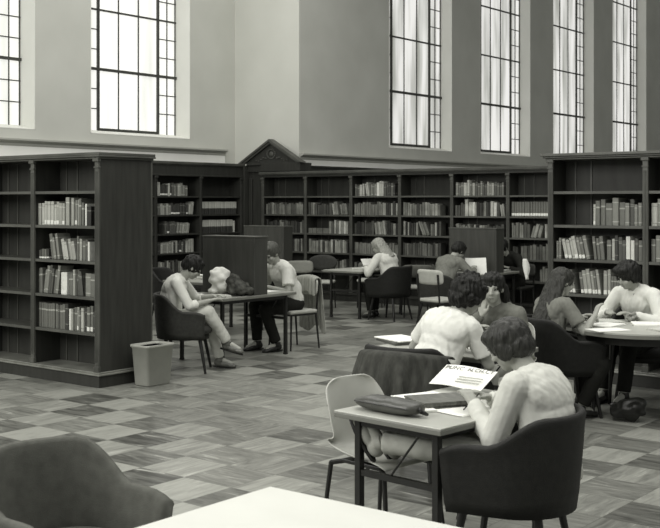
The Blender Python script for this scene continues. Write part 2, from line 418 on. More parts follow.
# pediment
pxl = on_y(241, Y1); pxr = on_y(302.5, Y1); pxc = (pxl+pxr)/2; hp = .43
t = thing('pediment', 'dark carved wooden pediment crowning the corner of the wall bookcases', 'pediment', (pxc, Y1-.04, 2.475))
hw = (pxr-pxl)/2
MY = Matrix(((1,0,0,0),(0,0,1,0),(0,1,0,0),(0,0,0,1)))
bm = nb(); prism(bm, [(-hw*.86,0),(hw*.86,0),(0,hp*.84)], .05, .11, MY); bake('tympanum', bm, WOOD, t)
for s in (-1,1):
    bm = nb()
    prism(bm, [(s*hw,0),(s*hw*.86,0),(0,hp*.86),(0,hp)], 0, .12, MY)
    prism(bm, [(s*(hw+.03),0),(s*hw*.95,0),(0,hp*.945),(0,hp+.02)], -.03, .12, MY)
    bake('raking_cornice', bm, WOOD_E if s>0 else WOOD_E, t)
bm = nb()
for k in range(14):
    a = 2*PI*k/14; ball(bm, (.10*math.cos(a), .045, .17+.085*math.sin(a)), .022, sub=1)
ball(bm, (0,.05,.17), .055, (1,.4,1), sub=2)
for s in (-1,1):
    for k in range(5): ball(bm, (s*(.14+.06*k), .045, .09-.008*k+.02*math.sin(k*1.6)), .026-.003*k, (1.4,.7,.8), sub=1)
smooth_angle(bake('carved_wreath', bm, WOOD_E, t))

# ================================================================== BOOKS
def unit_cover():
    bm = nb(); a = .07
    bx(bm, 0, a, .02, 1, 0, 1); bx(bm, 1-a, 1, .02, 1, 0, 1)
    pts = [(0,.05),(.12,.012),(.5,0),(.88,.012),(1,.05),(1,.09),(0,.09)]
    prism(bm, pts, 0, 1)
    bmesh.ops.recalc_face_normals(bm, faces=bm.faces[:])
    return bm
def unit_pages():
    bm = nb(); bx(bm, .07, .93, .08, .96, .018, .975); return bm
def unit_label():
    bm = nb(); bx(bm, .06, .94, -.006, .02, .04, .20); return bm
def unit_block():
    bm = nb(); prism(bm, [(0,.05),(.2,.01),(.8,.01),(1,.05),(1,1),(0,1)], 0, 1); return bm
def mk(name, bm, m):
    bmesh.ops.recalc_face_normals(bm, faces=bm.faces[:])
    me = bpy.data.meshes.new(name); bm.to_mesh(me); bm.free(); me.materials.append(m); return me
SH = {'white': (.62,()), 'palegrey': (.40,((.10,.13,.2),(.84,.87,.2))), 'lightgrey': (.29,((.8,.83,.5),)), 'grey': (.19,((.12,.15,.4),(.82,.85,.4))),
      'midgrey': (.125,((.7,.76,.35),)), 'darkgrey': (.07,((.78,.80,.3),(.72,.735,.3))), 'dark': (.035,((.8,.82,.25),(.2,.22,.25))), 'black': (.016,((.75,.78,.2),)),
      'twotone': (.030,((.50,1.0,.40),(.46,.48,.2))), 'labelled': (.13,((.05,.22,.75),)), 'labelled_dark': (.04,((.08,.22,.7),)), 'midlabel': (.15,((.0,.10,.5),(.66,.7,.4)))}
WORD = {'white':'white','palegrey':'pale grey','lightgrey':'light grey','grey':'grey','midgrey':'mid-grey','darkgrey':'dark grey','dark':'dark','black':'black',
        'twotone':'pale-topped','labelled':'white-labelled grey','labelled_dark':'white-labelled dark','midlabel':'grey'}
COV = {}; BLK = {}
PG = mat('page_edges', .45, .8, .15, 60, (30,1,1))
for k, (v, b) in SH.items():
    m = book_mat('cloth_'+k, v, b); COV[k] = mk('book', unit_cover(), m); BLK[k] = mk('book', unit_block(), m)
PAGES = mk('page_block', unit_pages(), PG); LBL = mk('spine_label', unit_label(), mat('label_paper', .70, .7, .05))
ORD = ['first','second','third','fourth','fifth','sixth','seventh','eighth','ninth','tenth','eleventh','twelfth','thirteenth','fourteenth','fifteenth','sixteenth','seventeenth','eighteenth','nineteenth','twentieth','twenty-first','twenty-second','twenty-third','twenty-fourth','twenty-fifth','twenty-sixth','twenty-seventh','twenty-eighth','twenty-ninth','thirtieth','thirty-first','thirty-second','thirty-third','thirty-fourth','thirty-fifth']
STUFF = {}         # shade -> bmesh of far books past the first three hundred
nind = [0]
def shelfname(si, empty_top=0): return {5:'top shelf',4:'second shelf down',3:'third shelf down',2:'fourth shelf down',1:'fifth shelf down',0:'bottom shelf'}[si]
def row(case, bins, bay, si, where, segs, mode, f0=0.02, f1=.98, seed=None, tk=1):
    """segs: list of (kind, n, thickness, height, shades, angle) kinds u upright, l leaning left, r leaning right, g gap(n = metres)"""
    rr = random.Random(hash((round(bins[bay],2), si, bay)) % 9973 if seed is None else seed)
    W = bins[bay+1]-bins[bay]-.03; x = bins[bay]+.017+(0 if case is LC else f0)*W; xe = bins[bay]+.013+f1*W; z = SHELVES[si]+.0012
    M = case.matrix_basis.copy() if False else Matrix.Translation(case.location) @ Matrix.Rotation(case.rotation_euler.z, 4, 'Z')
    cnt = 0
    for seg in segs:
        kind = seg[0]
        if kind == 'g': x += seg[1]; continue
        n, t0, h0, shades = seg[1:5]; t0 = t0*(1.14 if case is SC else 1.07 if case is LC else 1); ang = seg[5] if len(seg) > 5 else 0; lab = seg[6] if len(seg) > 6 else 0
        uni = len(shades) == 1
        for i in range(n):
            t = t0*(1 if uni and n > 3 else rr.uniform(.75, 1.3)); h = h0*(1 if uni and n > 3 else rr.uniform(.84, 1.08)); h = min(h, .295)
            sh = rr.choice(shades); d = rr.uniform(.16,.19)
            a = R(ang)
            if kind == 'l':      # leans to the left: pivots on its lower left corner
                wfoot = t/math.cos(a)
                if i == 0: x += h*math.sin(a)
            elif kind == 'r':
                wfoot = t/math.cos(a)
            else: wfoot = t
            if x + wfoot + (h*math.sin(a) if kind == 'r' else 0) > xe: return cnt
            if kind == 'l': base = Matrix.Translation((x, 0, z)) @ Matrix.Rotation(-a, 4, 'Y'); 
            elif kind == 'r': base = Matrix.Translation((x+wfoot, 0, z)) @ Matrix.Rotation(a, 4, 'Y') @ Matrix.Translation((-t,0,0))
            else: base = Matrix.Translation((x, 0, z))
            y = .03 + rr.uniform(0,.02)
            MM = M @ Matrix.Translation((0, y, 0)) @ base
            cnt += 1
            if mode == 'stuff' or (mode == 'far' and nind[0] >= 300):
                bm = STUFF.setdefault(sh, nb()); b2 = BLK[sh]
                vs = []
                for v in b2.vertices: vs.append(bm.verts.new(MM @ Vector((v.co.x*t*.88, v.co.y*d, v.co.z*h))))
                for p in b2.polygons: bm.faces.new([vs[q] for q in p.vertices])
            else:
                nind[0] += 1
                o = bpy.data.objects.new('book', COV[sh] if mode == 'near' else BLK[sh]); C.objects.link(o)
                o.location = MM.to_translation(); o.rotation_euler = MM.to_euler(); o.scale = (t*rr.uniform(.84,.94), d, h*rr.uniform(.97,1.0))
                lean = {'u':'','l':' leaning left','r':' leaning right'}[kind]
                tag(o, '%s%s book, %s from left, %s, %s' % (WORD[sh], lean, ORD[min(cnt-1, 34)], shelfname(si), where[0]), 'book', 'books on the '+where[1])
                if mode == 'near':
                    pg = bpy.data.objects.new('page_block', PAGES); C.objects.link(pg); pg.parent = o
                    if lab and rr.random() < lab:
                        lb = bpy.data.objects.new('spine_label', LBL); C.objects.link(lb); lb.parent = o
                        o['label'] = o['label'].replace(' book,', ' book with white spine label,').replace(' from left', '')
            if kind == 'l' : x += wfoot + .0006
            else: x += wfoot + .0006
            if kind == 'l' and i == n-1: x += 0.006
        if kind == 'r': x += h0*math.sin(R(ang)) + .01
        if kind == 'l': x += .012
    return cnt
LG = ['palegrey','lightgrey','grey']; MG = ['grey','midgrey','lightgrey','darkgrey','dark','palegrey']; DG = ['midgrey','darkgrey','dark','grey','black','lightgrey','labelled_dark']
wl = ('left bookcase', 'left freestanding bookcase')
b = 2
row(LC, binsL, b, 4, wl, [('u',9,.042,.235,['palegrey','lightgrey'],0,.5),('g',.012),('u',1,.05,.255,['lightgrey']),('g',.03),('u',1,.042,.25,['lightgrey']),('u',1,.035,.245,['grey'],0,1),('u',3,.038,.245,['lightgrey','midgrey']),('u',1,.03,.2,['white']),('g',.01),('u',1,.07,.2,['black'])], 'near')
row(LC, binsL, b, 3, wl, [('u',5,.034,.10,['labelled_dark','labelled']),('g',.0),('l',3,.038,.245,['grey','lightgrey','midgrey'],10),('g',-.0),('l',4,.038,.19,['palegrey','lightgrey'],13),('u',2,.036,.24,['lightgrey','midgrey']),('u',1,.034,.2,['midgrey']),('u',1,.03,.22,['darkgrey']),('u',1,.03,.19,['white'])], 'near')
row(LC, binsL, b, 2, wl, [('u',2,.036,.25,['midgrey']),('r',6,.036,.27,['midgrey','grey','darkgrey'],9),('u',1,.085,.255,['white'],0,1),('u',3,.034,.25,['midgrey','lightgrey']),('g',.0),('l',3,.03,.24,['lightgrey','darkgrey'],8),('u',2,.07,.21,['midgrey','grey'])], 'near')
row(LC, binsL, b, 1, wl, [('u',8,.036,.245,['midgrey']),('u',3,.034,.24,['darkgrey','midgrey']),('u',1,.045,.24,['dark']),('u',1,.034,.235,['white']),('u',8,.034,.24,['lightgrey','midgrey','palegrey','dark'],0,.3),('u',2,.04,.235,['white','dark']),('u',1,.03,.235,['palegrey'])], 'near')
# right case
wr = ('right bookcase', 'right freestanding bookcase')
row(DC, binsD, 0, 4, wr, [('g',.40),('u',1,.03,.20,['palegrey'],0,1),('u',1,.055,.245,['midgrey']),('u',5,.055,.25,['grey','midgrey','lightgrey']),('u',3,.045,.24,['grey','darkgrey'])], 'near')
row(DC, binsD, 0, 3, wr, [('u',2,.022,.21,['grey']),('l',7,.034,.23,['midgrey','lightgrey','palegrey','grey'],12,.3),('l',3,.036,.235,['midgrey'],6),('u',3,.04,.235,['palegrey','midgrey','dark']),('u',6,.034,.23,['midgrey','grey','darkgrey','white'])], 'near')
row(DC, binsD, 0, 2, wr, [('u',2,.026,.22,['palegrey','midgrey'],0,1),('l',3,.036,.225,['grey','lightgrey'],12,1),('l',6,.034,.235,['midgrey','lightgrey','grey'],8,.9),('u',2,.036,.235,['palegrey','lightgrey'],0,1),('u',4,.030,.19,['midgrey'],0,1),('u',1,.06,.21,['lightgrey'],0,1),('u',3,.036,.2,['midgrey'],0,1)], 'near')
row(DC, binsD, 1, 4, ('right bookcase second bay', wr[1]), [('u',12,.05,.24,MG)], 'near')
row(DC, binsD, 1, 3, ('right bookcase second bay', wr[1]), [('u',14,.045,.24,MG)], 'near')
# far rows, largest first so that the individuals are the nearest ones
def wf(b): return ('%s bay, back wall bookcase' % ORD[b], 'long back wall bookcase')
U = lambda n, s, t=.046, h=.225, a=0: ('u', n, t, h, s)
rows = [
 (4,5,[U(3,['midgrey','grey']),('u',2,.055,.25,['palegrey']),U(14,['midgrey','grey','darkgrey','lightgrey'],.044,.22)],.03,.97),
 (2,5,[U(3,['midgrey','darkgrey'],.04,.2),('u',2,.05,.22,['palegrey']),('g',.02),('l',2,.04,.25,['palegrey'],9),U(3,['grey','midgrey']),('u',3,.05,.25,['palegrey','white']),U(5,['darkgrey','midgrey','dark'],.044,.23)],.03,.97),
 (5,4,[U(20,['labelled'],.046,.235)],.02,.98),
 (4,4,[U(4,['midgrey','darkgrey'],.04,.2),('u',3,.055,.255,['palegrey','white']),U(7,DG,.044,.22),('u',2,.055,.26,['white','palegrey']),U(1,['darkgrey']),('l',2,.035,.2,['lightgrey'],8)],.02,.97),
 (5,3,[U(7,['midgrey','grey','darkgrey']),('r',3,.05,.22,['lightgrey','grey'],16),U(6,DG)],.02,.97),
 (3,4,[U(6,['midgrey','grey'],.044,.215),U(1,['dark']),U(8,['grey','midgrey','lightgrey'],.05,.21)],.02,.80),
 (5,2,[U(2,['labelled_dark']),('g',.05),U(16,['midgrey','darkgrey','labelled'],.05,.24)],.04,.97),
 (2,4,[U(14,['grey','midgrey','midlabel'],.044,.215),U(5,MG,.046,.22),('g',.01),U(2,['dark','lightgrey'])],.02,.97),
 (1,4,[U(3,DG),U(7,['darkgrey','labelled_dark'],.05,.2),('l',3,.045,.23,['grey','lightgrey'],8),('l',3,.045,.21,['midgrey','grey'],10),U(2,['darkgrey'])],.02,.97),
 (3,3,[U(7,DG+['darkgrey'],.045,.225),('l',3,.045,.24,['grey','midgrey'],22),U(5,DG)],.02,.95),
 (0,4,[U(18,['midgrey','darkgrey','grey'],.046,.21)],.03,.97),
 (2,3,[U(9,DG,.046,.22),('l',5,.044,.235,['grey','lightgrey','midgrey'],8),U(5,DG)],.02,.97),
 (4,3,[('l',5,.05,.2,['grey','midgrey'],20),U(11,DG,.046,.2)],.02,.97),
 (1,3,[('u',10,.046,.09,['labelled']),U(8,MG,.05,.23)],.02,.95),
 (0,3,[U(18,DG,.046,.22)],.03,.97),
 (3,2,[U(16,['labelled_dark','midgrey','darkgrey','dark'],.046,.22)],.02,.95),
 (2,2,[U(22,['midgrey','midlabel'],.042,.19)],.02,.97),
 (1,2,[U(3,['lightgrey','grey'],.05,.23),U(16,MG,.044,.215)],.02,.97),
 (0,2,[('g',.5),U(2,['white','midgrey']),U(6,DG)],.02,.97),
 (3,1,[('g',.45),U(8,['labelled_dark','darkgrey'],.045,.2)],.02,.95),
 (2,1,[U(10,DG,.045,.2)],.02,.95),(1,1,[('g',.3),U(12,MG,.045,.21)],.02,.97),(0,1,[U(10,DG)],.02,.9),
 (4,2,[U(18,DG,.046,.22)],.02,.97),(5,1,[('g',.5),U(3,['grey','lightgrey'])],.02,.97),(4,1,[U(15,DG)],.02,.97),
 (6,5,[U(18,MG)],.02,.97),(6,4,[U(18,MG)],.02,.97),(6,3,[U(18,DG)],.02,.97),
]
WOFF = 0
ws = ('left bay, side wall bookcase','side wall bookcase'); ws2 = ('right bay, side wall bookcase','side wall bookcase')
def srows():
    row(SC, binsS, 2, 5, ws, [('u',2,.04,.24,['palegrey','white']),U(4,['labelled_dark'],.04,.2),('u',1,.04,.24,['palegrey']),U(2,DG),U(1,['grey']),('g',.04),U(1,['lightgrey']),U(3,['grey','midgrey'],.04,.22)], 'far', .04,.97)
    row(SC, binsS, 3, 4, ws2, [U(20,['twotone'],.046,.235)], 'far', .04,.96)
    row(SC, binsS, 3, 3, ws2, [U(16,['twotone'],.046,.235),U(1,['palegrey']),('g',.03),U(2,['dark'])], 'far', .04,.96)
    row(SC, binsS, 2, 4, ws, [U(7,['grey','midgrey','lightgrey'],.04,.2),U(8,['dark','labelled_dark'],.042,.2),('g',.01),('r',2,.04,.22,['lightgrey'],8)], 'far', .03,.97)
    row(SC, binsS, 2, 3, ws, [('g',.22),U(6,['darkgrey','midgrey','labelled_dark'],.042,.22),('r',6,.042,.20,['grey','lightgrey'],8)], 'far', .03,.97)
    row(SC, binsS, 2, 2, ws, [U(15,DG+['grey'],.044,.21),U(2,['lightgrey'])], 'far', .03,.97)
    row(SC, binsS, 2, 1, ws, [U(17,MG,.044,.2)], 'far', .03,.97)
for i, (b_, s_, segs, f0, f1) in enumerate(rows):
    row(WC, binsW, b_+WOFF, s_, wf(b_), segs, 'far', f0, f1)
    if i == 2: srows()
bmS = nb(); mats = []
for k, b2 in STUFF.items():
    me = bpy.data.meshes.new('tmp'); 
    for f in b2.faces: f.material_index = len(mats)
    b2.to_mesh(me); b2.free(); bmS.from_mesh(me); mats.append(BLK[k].materials[0]); bpy.data.meshes.remove(me)
if mats:
    # flat shades for the merged rows
    me = bpy.data.meshes.new('books'); bmesh.ops.recalc_face_normals(bmS, faces=bmS.faces[:]); bmS.to_mesh(me); bmS.free()
    for k in STUFF: me.materials.append(mat('row_cloth_'+k, SH[k][0] if k != 'labelled' else .13, .6, .3, 9, (1,1,1)))
    o = bpy.data.objects.new('books', me); C.objects.link(o)
    tag(o, 'many grey and dark books filling lower rows of the wall bookcases', 'books', None, 'stuff')
else: bmS.free()
print('individual books', nind[0])

# ================================================================== TABLES
def table(label, cx, cy, lx, ly, rz=0, top=LAM_D, z=.72, divider=False, bars=True, name='reading_table', group=None):
    t = thing(name, label, 'table', (cx, cy, 0), rz, group)
    bm = nb(); bx(bm, -lx/2, lx/2, -ly/2, ly/2, z-.008, z, .003); bx(bm, -lx/2+.002, lx/2-.002, -ly/2+.002, ly/2-.002, z-.012, z-.006); bake('tabletop', bm, top, t)
    bm = nb(); bx(bm, -lx/2-.001, lx/2+.001, -ly/2-.001, ly/2+.001, z-.034, z-.0085, .004); bake('edge_band', bm, TEDGE if top is not LAMW else LAM, t)
    ix, iy = lx/2-.09, ly/2-.09
    for sx in (-1,1):
        for sy in (-1,1):
            bm = nb(); bx(bm, sx*ix-.018, sx*ix+.018, sy*iy-.018, sy*iy+.018, 0.004, z-.034, .003); bx(bm, sx*ix-.021, sx*ix+.021, sy*iy-.021, sy*iy+.021, 0, .02, .003)
            bake('leg', bm, LEGM, t)
    bm = nb()
    bx(bm, -ix, ix, -iy-.012, -iy+.012, z-.075, z-.034); bx(bm, -ix, ix, iy-.012, iy+.012, z-.075, z-.034)
    bx(bm, -ix-.012, -ix+.012, -iy, iy, z-.075, z-.034); bx(bm, ix-.012, ix+.012, -iy, iy, z-.075, z-.034)
    bake('apron', bm, LEGM, t)
    if bars:
        for s in (-1,1):
            bm = nb(); bx(bm, -ix+.018, ix-.018, s*iy-.012, s*iy+.012, .40, .43); bake('stretcher', bm, LEGM, t)
            bm = nb(); caps(bm, (ix-.08, s*iy, z-.04), .006, (ix-.28, s*iy, .43), .006, 8, 1); bake('brace', bm, LEGM, t)
    if divider:
        bm = nb(); d = .11
        bx(bm, -lx/2, lx/2, -d, d, z+.001, 1.355, .004)
        bx(bm, -lx/2+.03, lx/2-.03, -d-.003, d+.003, z+.03, 1.33, .002)
        dv = bake('divider', bm, mat('carrel_veneer', .045, .45, .2, 3, (6,6,.7), .05, 20, .4), t)
        bm = nb(); bx(bm, -lx/2-.006, lx/2+.006, -d-.006, d+.006, 1.355, 1.37, .003); bake('divider_cap', bm, WOOD_E, dv)
    return t
# A: carrel table with pair
ax1, ay0 = -8.15, 8.45
AX, AY = (ax1-.40), 9.02
table('study carrel table with dark wood divider between the boy and the man', ax1-.40, 9.03, .80, 1.22, 0, LAM_D, divider=True, name='carrel_table')
# B: carrel behind man
bxc, byc = pz(268, 17.6)
table('study carrel table with tall divider standing behind the man in white', bxc, byc, .85, 1.2, 0, LAM_D, divider=True, name='carrel_table')
# C
table('study carrel table with dark divider near the right end of the wall bookcase', -8.36, 13.99, .80, 1.3, 0, LAM_D, divider=True, name='carrel_table')
# F far table
table('far reading table with the fair-haired girl reading at its end', -10.10, 13.62, .72, 1.25, 0, LAM)
# E behind boy
table('reading table farther back behind the boy in the armchair', -10.35, 10.6, .75, 1.3, 0, LAM_D)
# M
table('reading table in the middle where two students lean together', -4.15, 6.64, .94, .74, 0, LAM)
# N near
NA = R(-5)
ncx, ncy = -2.985, 4.74
table('foreground reading table with pale top, leather bag and papers on it', ncx, ncy, .665, 1.02, NA, LAM)
# T bottom foreground
table('white-topped table whose corner shows at the bottom of the picture', -2.64+.70, 2.975-.38, 1.4, .76, 0, LAMW)
# R round
rcx, rcy = pz(640, 9.05)
t = thing('round_table', 'round reading table strewn with papers at the right edge', 'table', (rcx, rcy, 0))
bm = nb(); bmesh.ops.create_cone(bm, cap_ends=True, segments=64, radius1=.55, radius2=.55, depth=.012, matrix=Matrix.Translation((0,0,.714))); bake('tabletop', bm, LAM, t)
bm = nb(); bmesh.ops.create_cone(bm, cap_ends=True, segments=64, radius1=.552, radius2=.552, depth=.028, matrix=Matrix.Translation((0,0,.694))); bake('edge_band', bm, TEDGE, t)
bm = nb(); bmesh.ops.create_cone(bm, cap_ends=True, segments=48, radius1=.44, radius2=.44, depth=.07, matrix=Matrix.Translation((0,0,.645))); bake('apron', bm, LEGM, t)
for k in range(4):
    a = R(45+90*k+12); bm = nb(); cone(bm, (.40*math.cos(a), .40*math.sin(a), .66), .022, (.45*math.cos(a), .45*math.sin(a), 0), .015, 12); bake('leg', bm, LEGM, t)

# ================================================================== CHAIRS (face local +Y)
def tub_chair(label, loc, face, shell=F_DRK, seat=None, group=None, w=.295, hb=.80, ha=.63, name='tub_armchair'):
    rz = R(face-90)
    t = thing(name, label, 'chair', (loc[0], loc[1], 0), rz, group)
    seat = seat or shell
    path = []
    yc = -.02; yf = .25
    n1 = 6
    for i in range(n1): path.append((w*1.02, yf - (yf-yc)*i/n1, 1, 0))
    n2 = 22
    for i in range(n2+1):
        a = PI*i/n2; path.append((w*math.cos(a)*1.02, yc - (w-.01)*math.sin(a), math.cos(a), -math.sin(a)))
    for i in range(n1): path.append((-w*1.02, yc + (yf-yc)*(i+1)/n1, -1, 0))
    rings = []
    for (x, y, nx, ny) in path:
        q = max(0, min(1, (yc+.06 - y)/(w*.85))); q = q*q*(3-2*q)
        h = ha + (hb-ha)*q
        if y > .12: h -= .035*((y-.12)/.13)**2
        th = .020
        zb = .345; out = .022
        k = .86
        xb, yb = x*k, yc+(y-yc)*k
        if y > .12: yb = yc+(y-yc)*(k+.08)
        sec = []
        for s in (0, .18, .42, .7, .92):    # outer, bulged
            e = s**.75
            sec.append((xb+(x-xb)*e + nx*th*.9, yb+(y-yb)*e + ny*th*.9, zb+(h-zb)*s))
        for a in (0, 45, 90, 135, 180):
            c, s_ = math.cos(R(a)), math.sin(R(a))
            sec.append((x+nx*th*c, y+ny*th*c, h-.012+s_*th))
        for s in (.9, .6, .3, .08):
            e = s**.75
            sec.append((xb+(x-xb)*e - nx*th, yb+(y-yb)*e - ny*th, zb+(h-zb)*s))
        rings.append(sec)
    bm = nb(); loft(bm, rings)
    # pan under the seat
    pts = []
    for i in range(32):
        a = 2*PI*i/32; pts.append((w*.74*math.cos(a), .02+ (w*.80)*math.sin(a)))
    prism(bm, pts, .335, .40)
    smooth_angle(bake('shell', bm, shell, t))
    bm = nb(); rings = []
    for s, z in ((.80,.385),(.93,.395),(.99,.42),(.97,.45),(.86,.468),(.5,.478),(.05,.482)):
        rings.append([(w*.86*s*math.copysign(abs(math.cos(2*PI*i/36))**.8, math.cos(2*PI*i/36)), .035+w*.88*s*math.copysign(abs(math.sin(2*PI*i/36))**.8, math.sin(2*PI*i/36)), z) for i in range(36)])
    loft(bm, rings); smooth_angle(bake('seat_cushion', bm, seat, t))
    for sx in (-1,1):
        for sy in (-1,1):
            bm = nb(); cone(bm, (sx*.175,sy*.17+.01,.36), .021, (sx*.23, sy*.235+.01, 0), .013, 12); bake('leg', bm, LEGM, t)
    return t
def side_chair(label, loc, face, pad=F_LGT, seatm=None, rounded=False, group=None, hb=.83, frame=LEGM, name='side_chair'):
    t = thing(name, label, 'chair', (loc[0], loc[1], 0), R(face-90), group)
    seatm = seatm or pad
    # back pad: curved superellipse panel
    bm = nb(); W2, H0, H1 = .24, hb-.20, hb
    if rounded: H0 = hb-.26
    nx, nz = 16, 10; ex = 2.2 if rounded else 5
    fr, bk = [], []
    def P(u, v, side):
        # u,v in -1..1 square -> superellipse disc
        m = max(abs(u), abs(v));
        if m == 0: x, z = 0, 0
        else:
            a = math.atan2(v, u); c, s = math.cos(a), math.sin(a); rr_ = m/((abs(c)**ex+abs(s)**ex)**(1/ex)); x, z = rr_*c, rr_*s
        th = .016*math.sqrt(max(0, 1-m**6))+.001
        X = x*W2; Z = (H0+H1)/2 + z*(H1-H0)/2
        Y = -.215 + .05*(x*x) - .10*(Z-.6) + side*th
        return (X, Y, Z)
    for side in (-1, 1):
        g = [[bm.verts.new(P(-1+2*i/nx, -1+2*j/nz, side)) for i in range(nx+1)] for j in range(nz+1)]
        for j in range(nz):
            for i in range(nx): bm.faces.new((g[j][i], g[j][i+1], g[j+1][i+1], g[j+1][i]))
        if side == -1: g0 = g
    for i in range(nx):
        bm.faces.new((g0[0][i], g0[0][i+1], g[0][i+1], g[0][i])); bm.faces.new((g0[nz][i], g0[nz][i+1], g[nz][i+1], g[nz][i]))
    for j in range(nz):
        bm.faces.new((g0[j][0], g0[j+1][0], g[j+1][0], g[j][0])); bm.faces.new((g0[j][nx], g0[j+1][nx], g[j+1][nx], g[j][nx]))
    smooth_angle(bake('backrest', bm, pad, t))
    bm = nb(); bx(bm, -.215,.215,-.20,.22,.425,.47,.02,seg=3); smooth_angle(bake('seat', bm, seatm, t))
    bm = nb()
    for s in (-1,1):
        bar(bm, (s*.19,-.20,.43), (s*.19,-.235,hb-.06), .022, .014)
    bx(bm, -.20,.20,-.19,.20,.405,.425); bake('frame', bm, frame, t)
    for sx in (-1,1):
        for sy, y0, y1 in ((-1,-.19,-.23),(1,.19,.21)):
            bm = nb(); cone(bm, (sx*.19,y0,.42), .014, (sx*.205,y1,0), .010, 10); bake('leg', bm, frame, t)
    return t
def shell_chair(label, loc, face, m=PLASTIC, group=None, name='shell_chair', hb=.80):
    t = thing(name, label, 'chair', (loc[0], loc[1], 0), R(face-90), group)
    # profile from back top, down to seat, to front lip: (y, z, halfwidth, side lift)
    pr_ = [(-.275,hb,.10,0),(-.272,hb-.012,.155,0),(-.265,hb-.05,.195,.0),(-.25,hb-.12,.215,.02),(-.235,.60,.225,.03),(-.22,.53,.23,.045),(-.195,.475,.235,.06),(-.14,.445,.235,.055),(-.05,.435,.235,.045),(.06,.438,.235,.03),(.15,.446,.23,.015),(.20,.444,.225,.0),(.222,.43,.21,-.005)]
    bm = nb(); NU = 14; vr = []
    for (y, z, hw_, lift) in pr_:
        r_ = []
        for i in range(NU+1):
            u = -1+2*i/NU; e = abs(u)**3
            fy = lift*e*1.2 if z > .5 else 0
            r_.append(bm.verts.new((u*hw_, y+fy*1.5+(.03*u*u if z>.5 else 0), z + (lift*e if z <= .5 else 0))))
        vr.append(r_)
    for a in range(len(vr)-1):
        for i in range(NU): bm.faces.new((vr[a][i], vr[a][i+1], vr[a+1][i+1], vr[a+1][i]))
    o = smooth_angle(bake('shell', bm, m, t))
    s = o.modifiers.new('s','SOLIDIFY'); s.thickness = .012; s.offset = 0
    s = o.modifiers.new('b','SUBSURF'); s.levels = 1; s.render_levels = 2
    bm = nb(); bx(bm, -.17,.17,-.13,.14,.405,.428,.006); bake('seat_support', bm, LEGM, t)
    for sx in (-1,1):
        for sy in (-1,1):
            bm = nb(); caps(bm, (sx*.15,sy*.12,.415), .013, (sx*.19,sy*.19,.40), .013, 10, 1); caps(bm, (sx*.19,sy*.19,.40), .013, (sx*.215,sy*.235,.012), .011, 10, 1); bake('leg', bm, LEGM, t)
    return t

c1 = (-8.27, 7.98)
tub_chair('charcoal tub armchair seating the boy beside the left bookcase', c1, 38, F_DRK, group=None)
tub_chair('dark tub armchair seen behind the boy, empty against the side wall shelves', pz(171, 15.6), 20, F_BLK)
manch = (-8.52, 10.02)
side_chair('light side chair under the man, light jacket over its back', manch, -100, F_LGT)
f1 = pz(303, 17.2); side_chair('pale-backed chair right behind the man in the white shirt', f1, -30, mat('beige_upholstery', .22, .8, .08, 20, (1,1,1), .2, 200, .2), seatm=F_LGT, hb=.82)
f2 = pz(321, 17.9); side_chair('dark round-backed chair with pale seat at the far table', f2, -60, F_DRK, seatm=F_LGT, rounded=True, hb=.88)
f3 = pz(371, 18.3); side_chair('grey-backed chair at the far end of the girl\'s table', f3, -60, F_MID, seatm=F_LGT, hb=.74)
f4 = pz(416, 16.8); side_chair('grey-backed chair with pale seat just right of the fair-haired girl', f4, 130, F_MID, seatm=F_LGT, hb=.80)
c3 = (-9.43, 13.32)
tub_chair('black tub armchair holding the fair-haired girl', c3, 180, F_BLK)
cc1 = pz(440, 14.6); side_chair('empty light-backed side chair in front of the grey sweater student', cc1, 78, F_LGT, hb=.86)
tub_chair('charcoal tub armchair under the student in the grey sweater', (-8.35, 12.97), 85, F_DRK, hb=.74)
side_chair('dark side chair under the student in dark clothes', (-8.22, 14.93), -90, F_DRK, hb=.80)
c6 = (-4.0, 5.92)
tub_chair('black tub armchair with a dark coat hung over its back', c6, 96, F_BLK, hb=.83)
c7 = (-4.30, 7.56)
shell_chair('cream plastic shell chair under the student leaning on a hand', c7, -85, PLASTIC)
c8 = pz(562, 9.05)
tub_chair('black tub armchair holding the long-haired girl at the round table', c8, 48, F_BLK)
c9 = pz(514, 5.12)
tub_chair('black tub armchair in the foreground holding the boy writing', c9, 192, F_BLK, w=.30, hb=.79, ha=.66)
c10 = (on_y(646, 9.46), 9.46)
tub_chair('dark tub armchair on the far side of the round table', c10, -75, F_BLK)
cs = pz(383, 5.68)
shell_chair('cream plastic shell chair with the foreground boy\'s feet on it', cs, -8, PLASTIC, hb=.82)
ct0 = pz(66, 4.12)
tub_chair('grey tub armchair cropped at the bottom left of the picture', ct0, 2, F_MID, hb=.80)

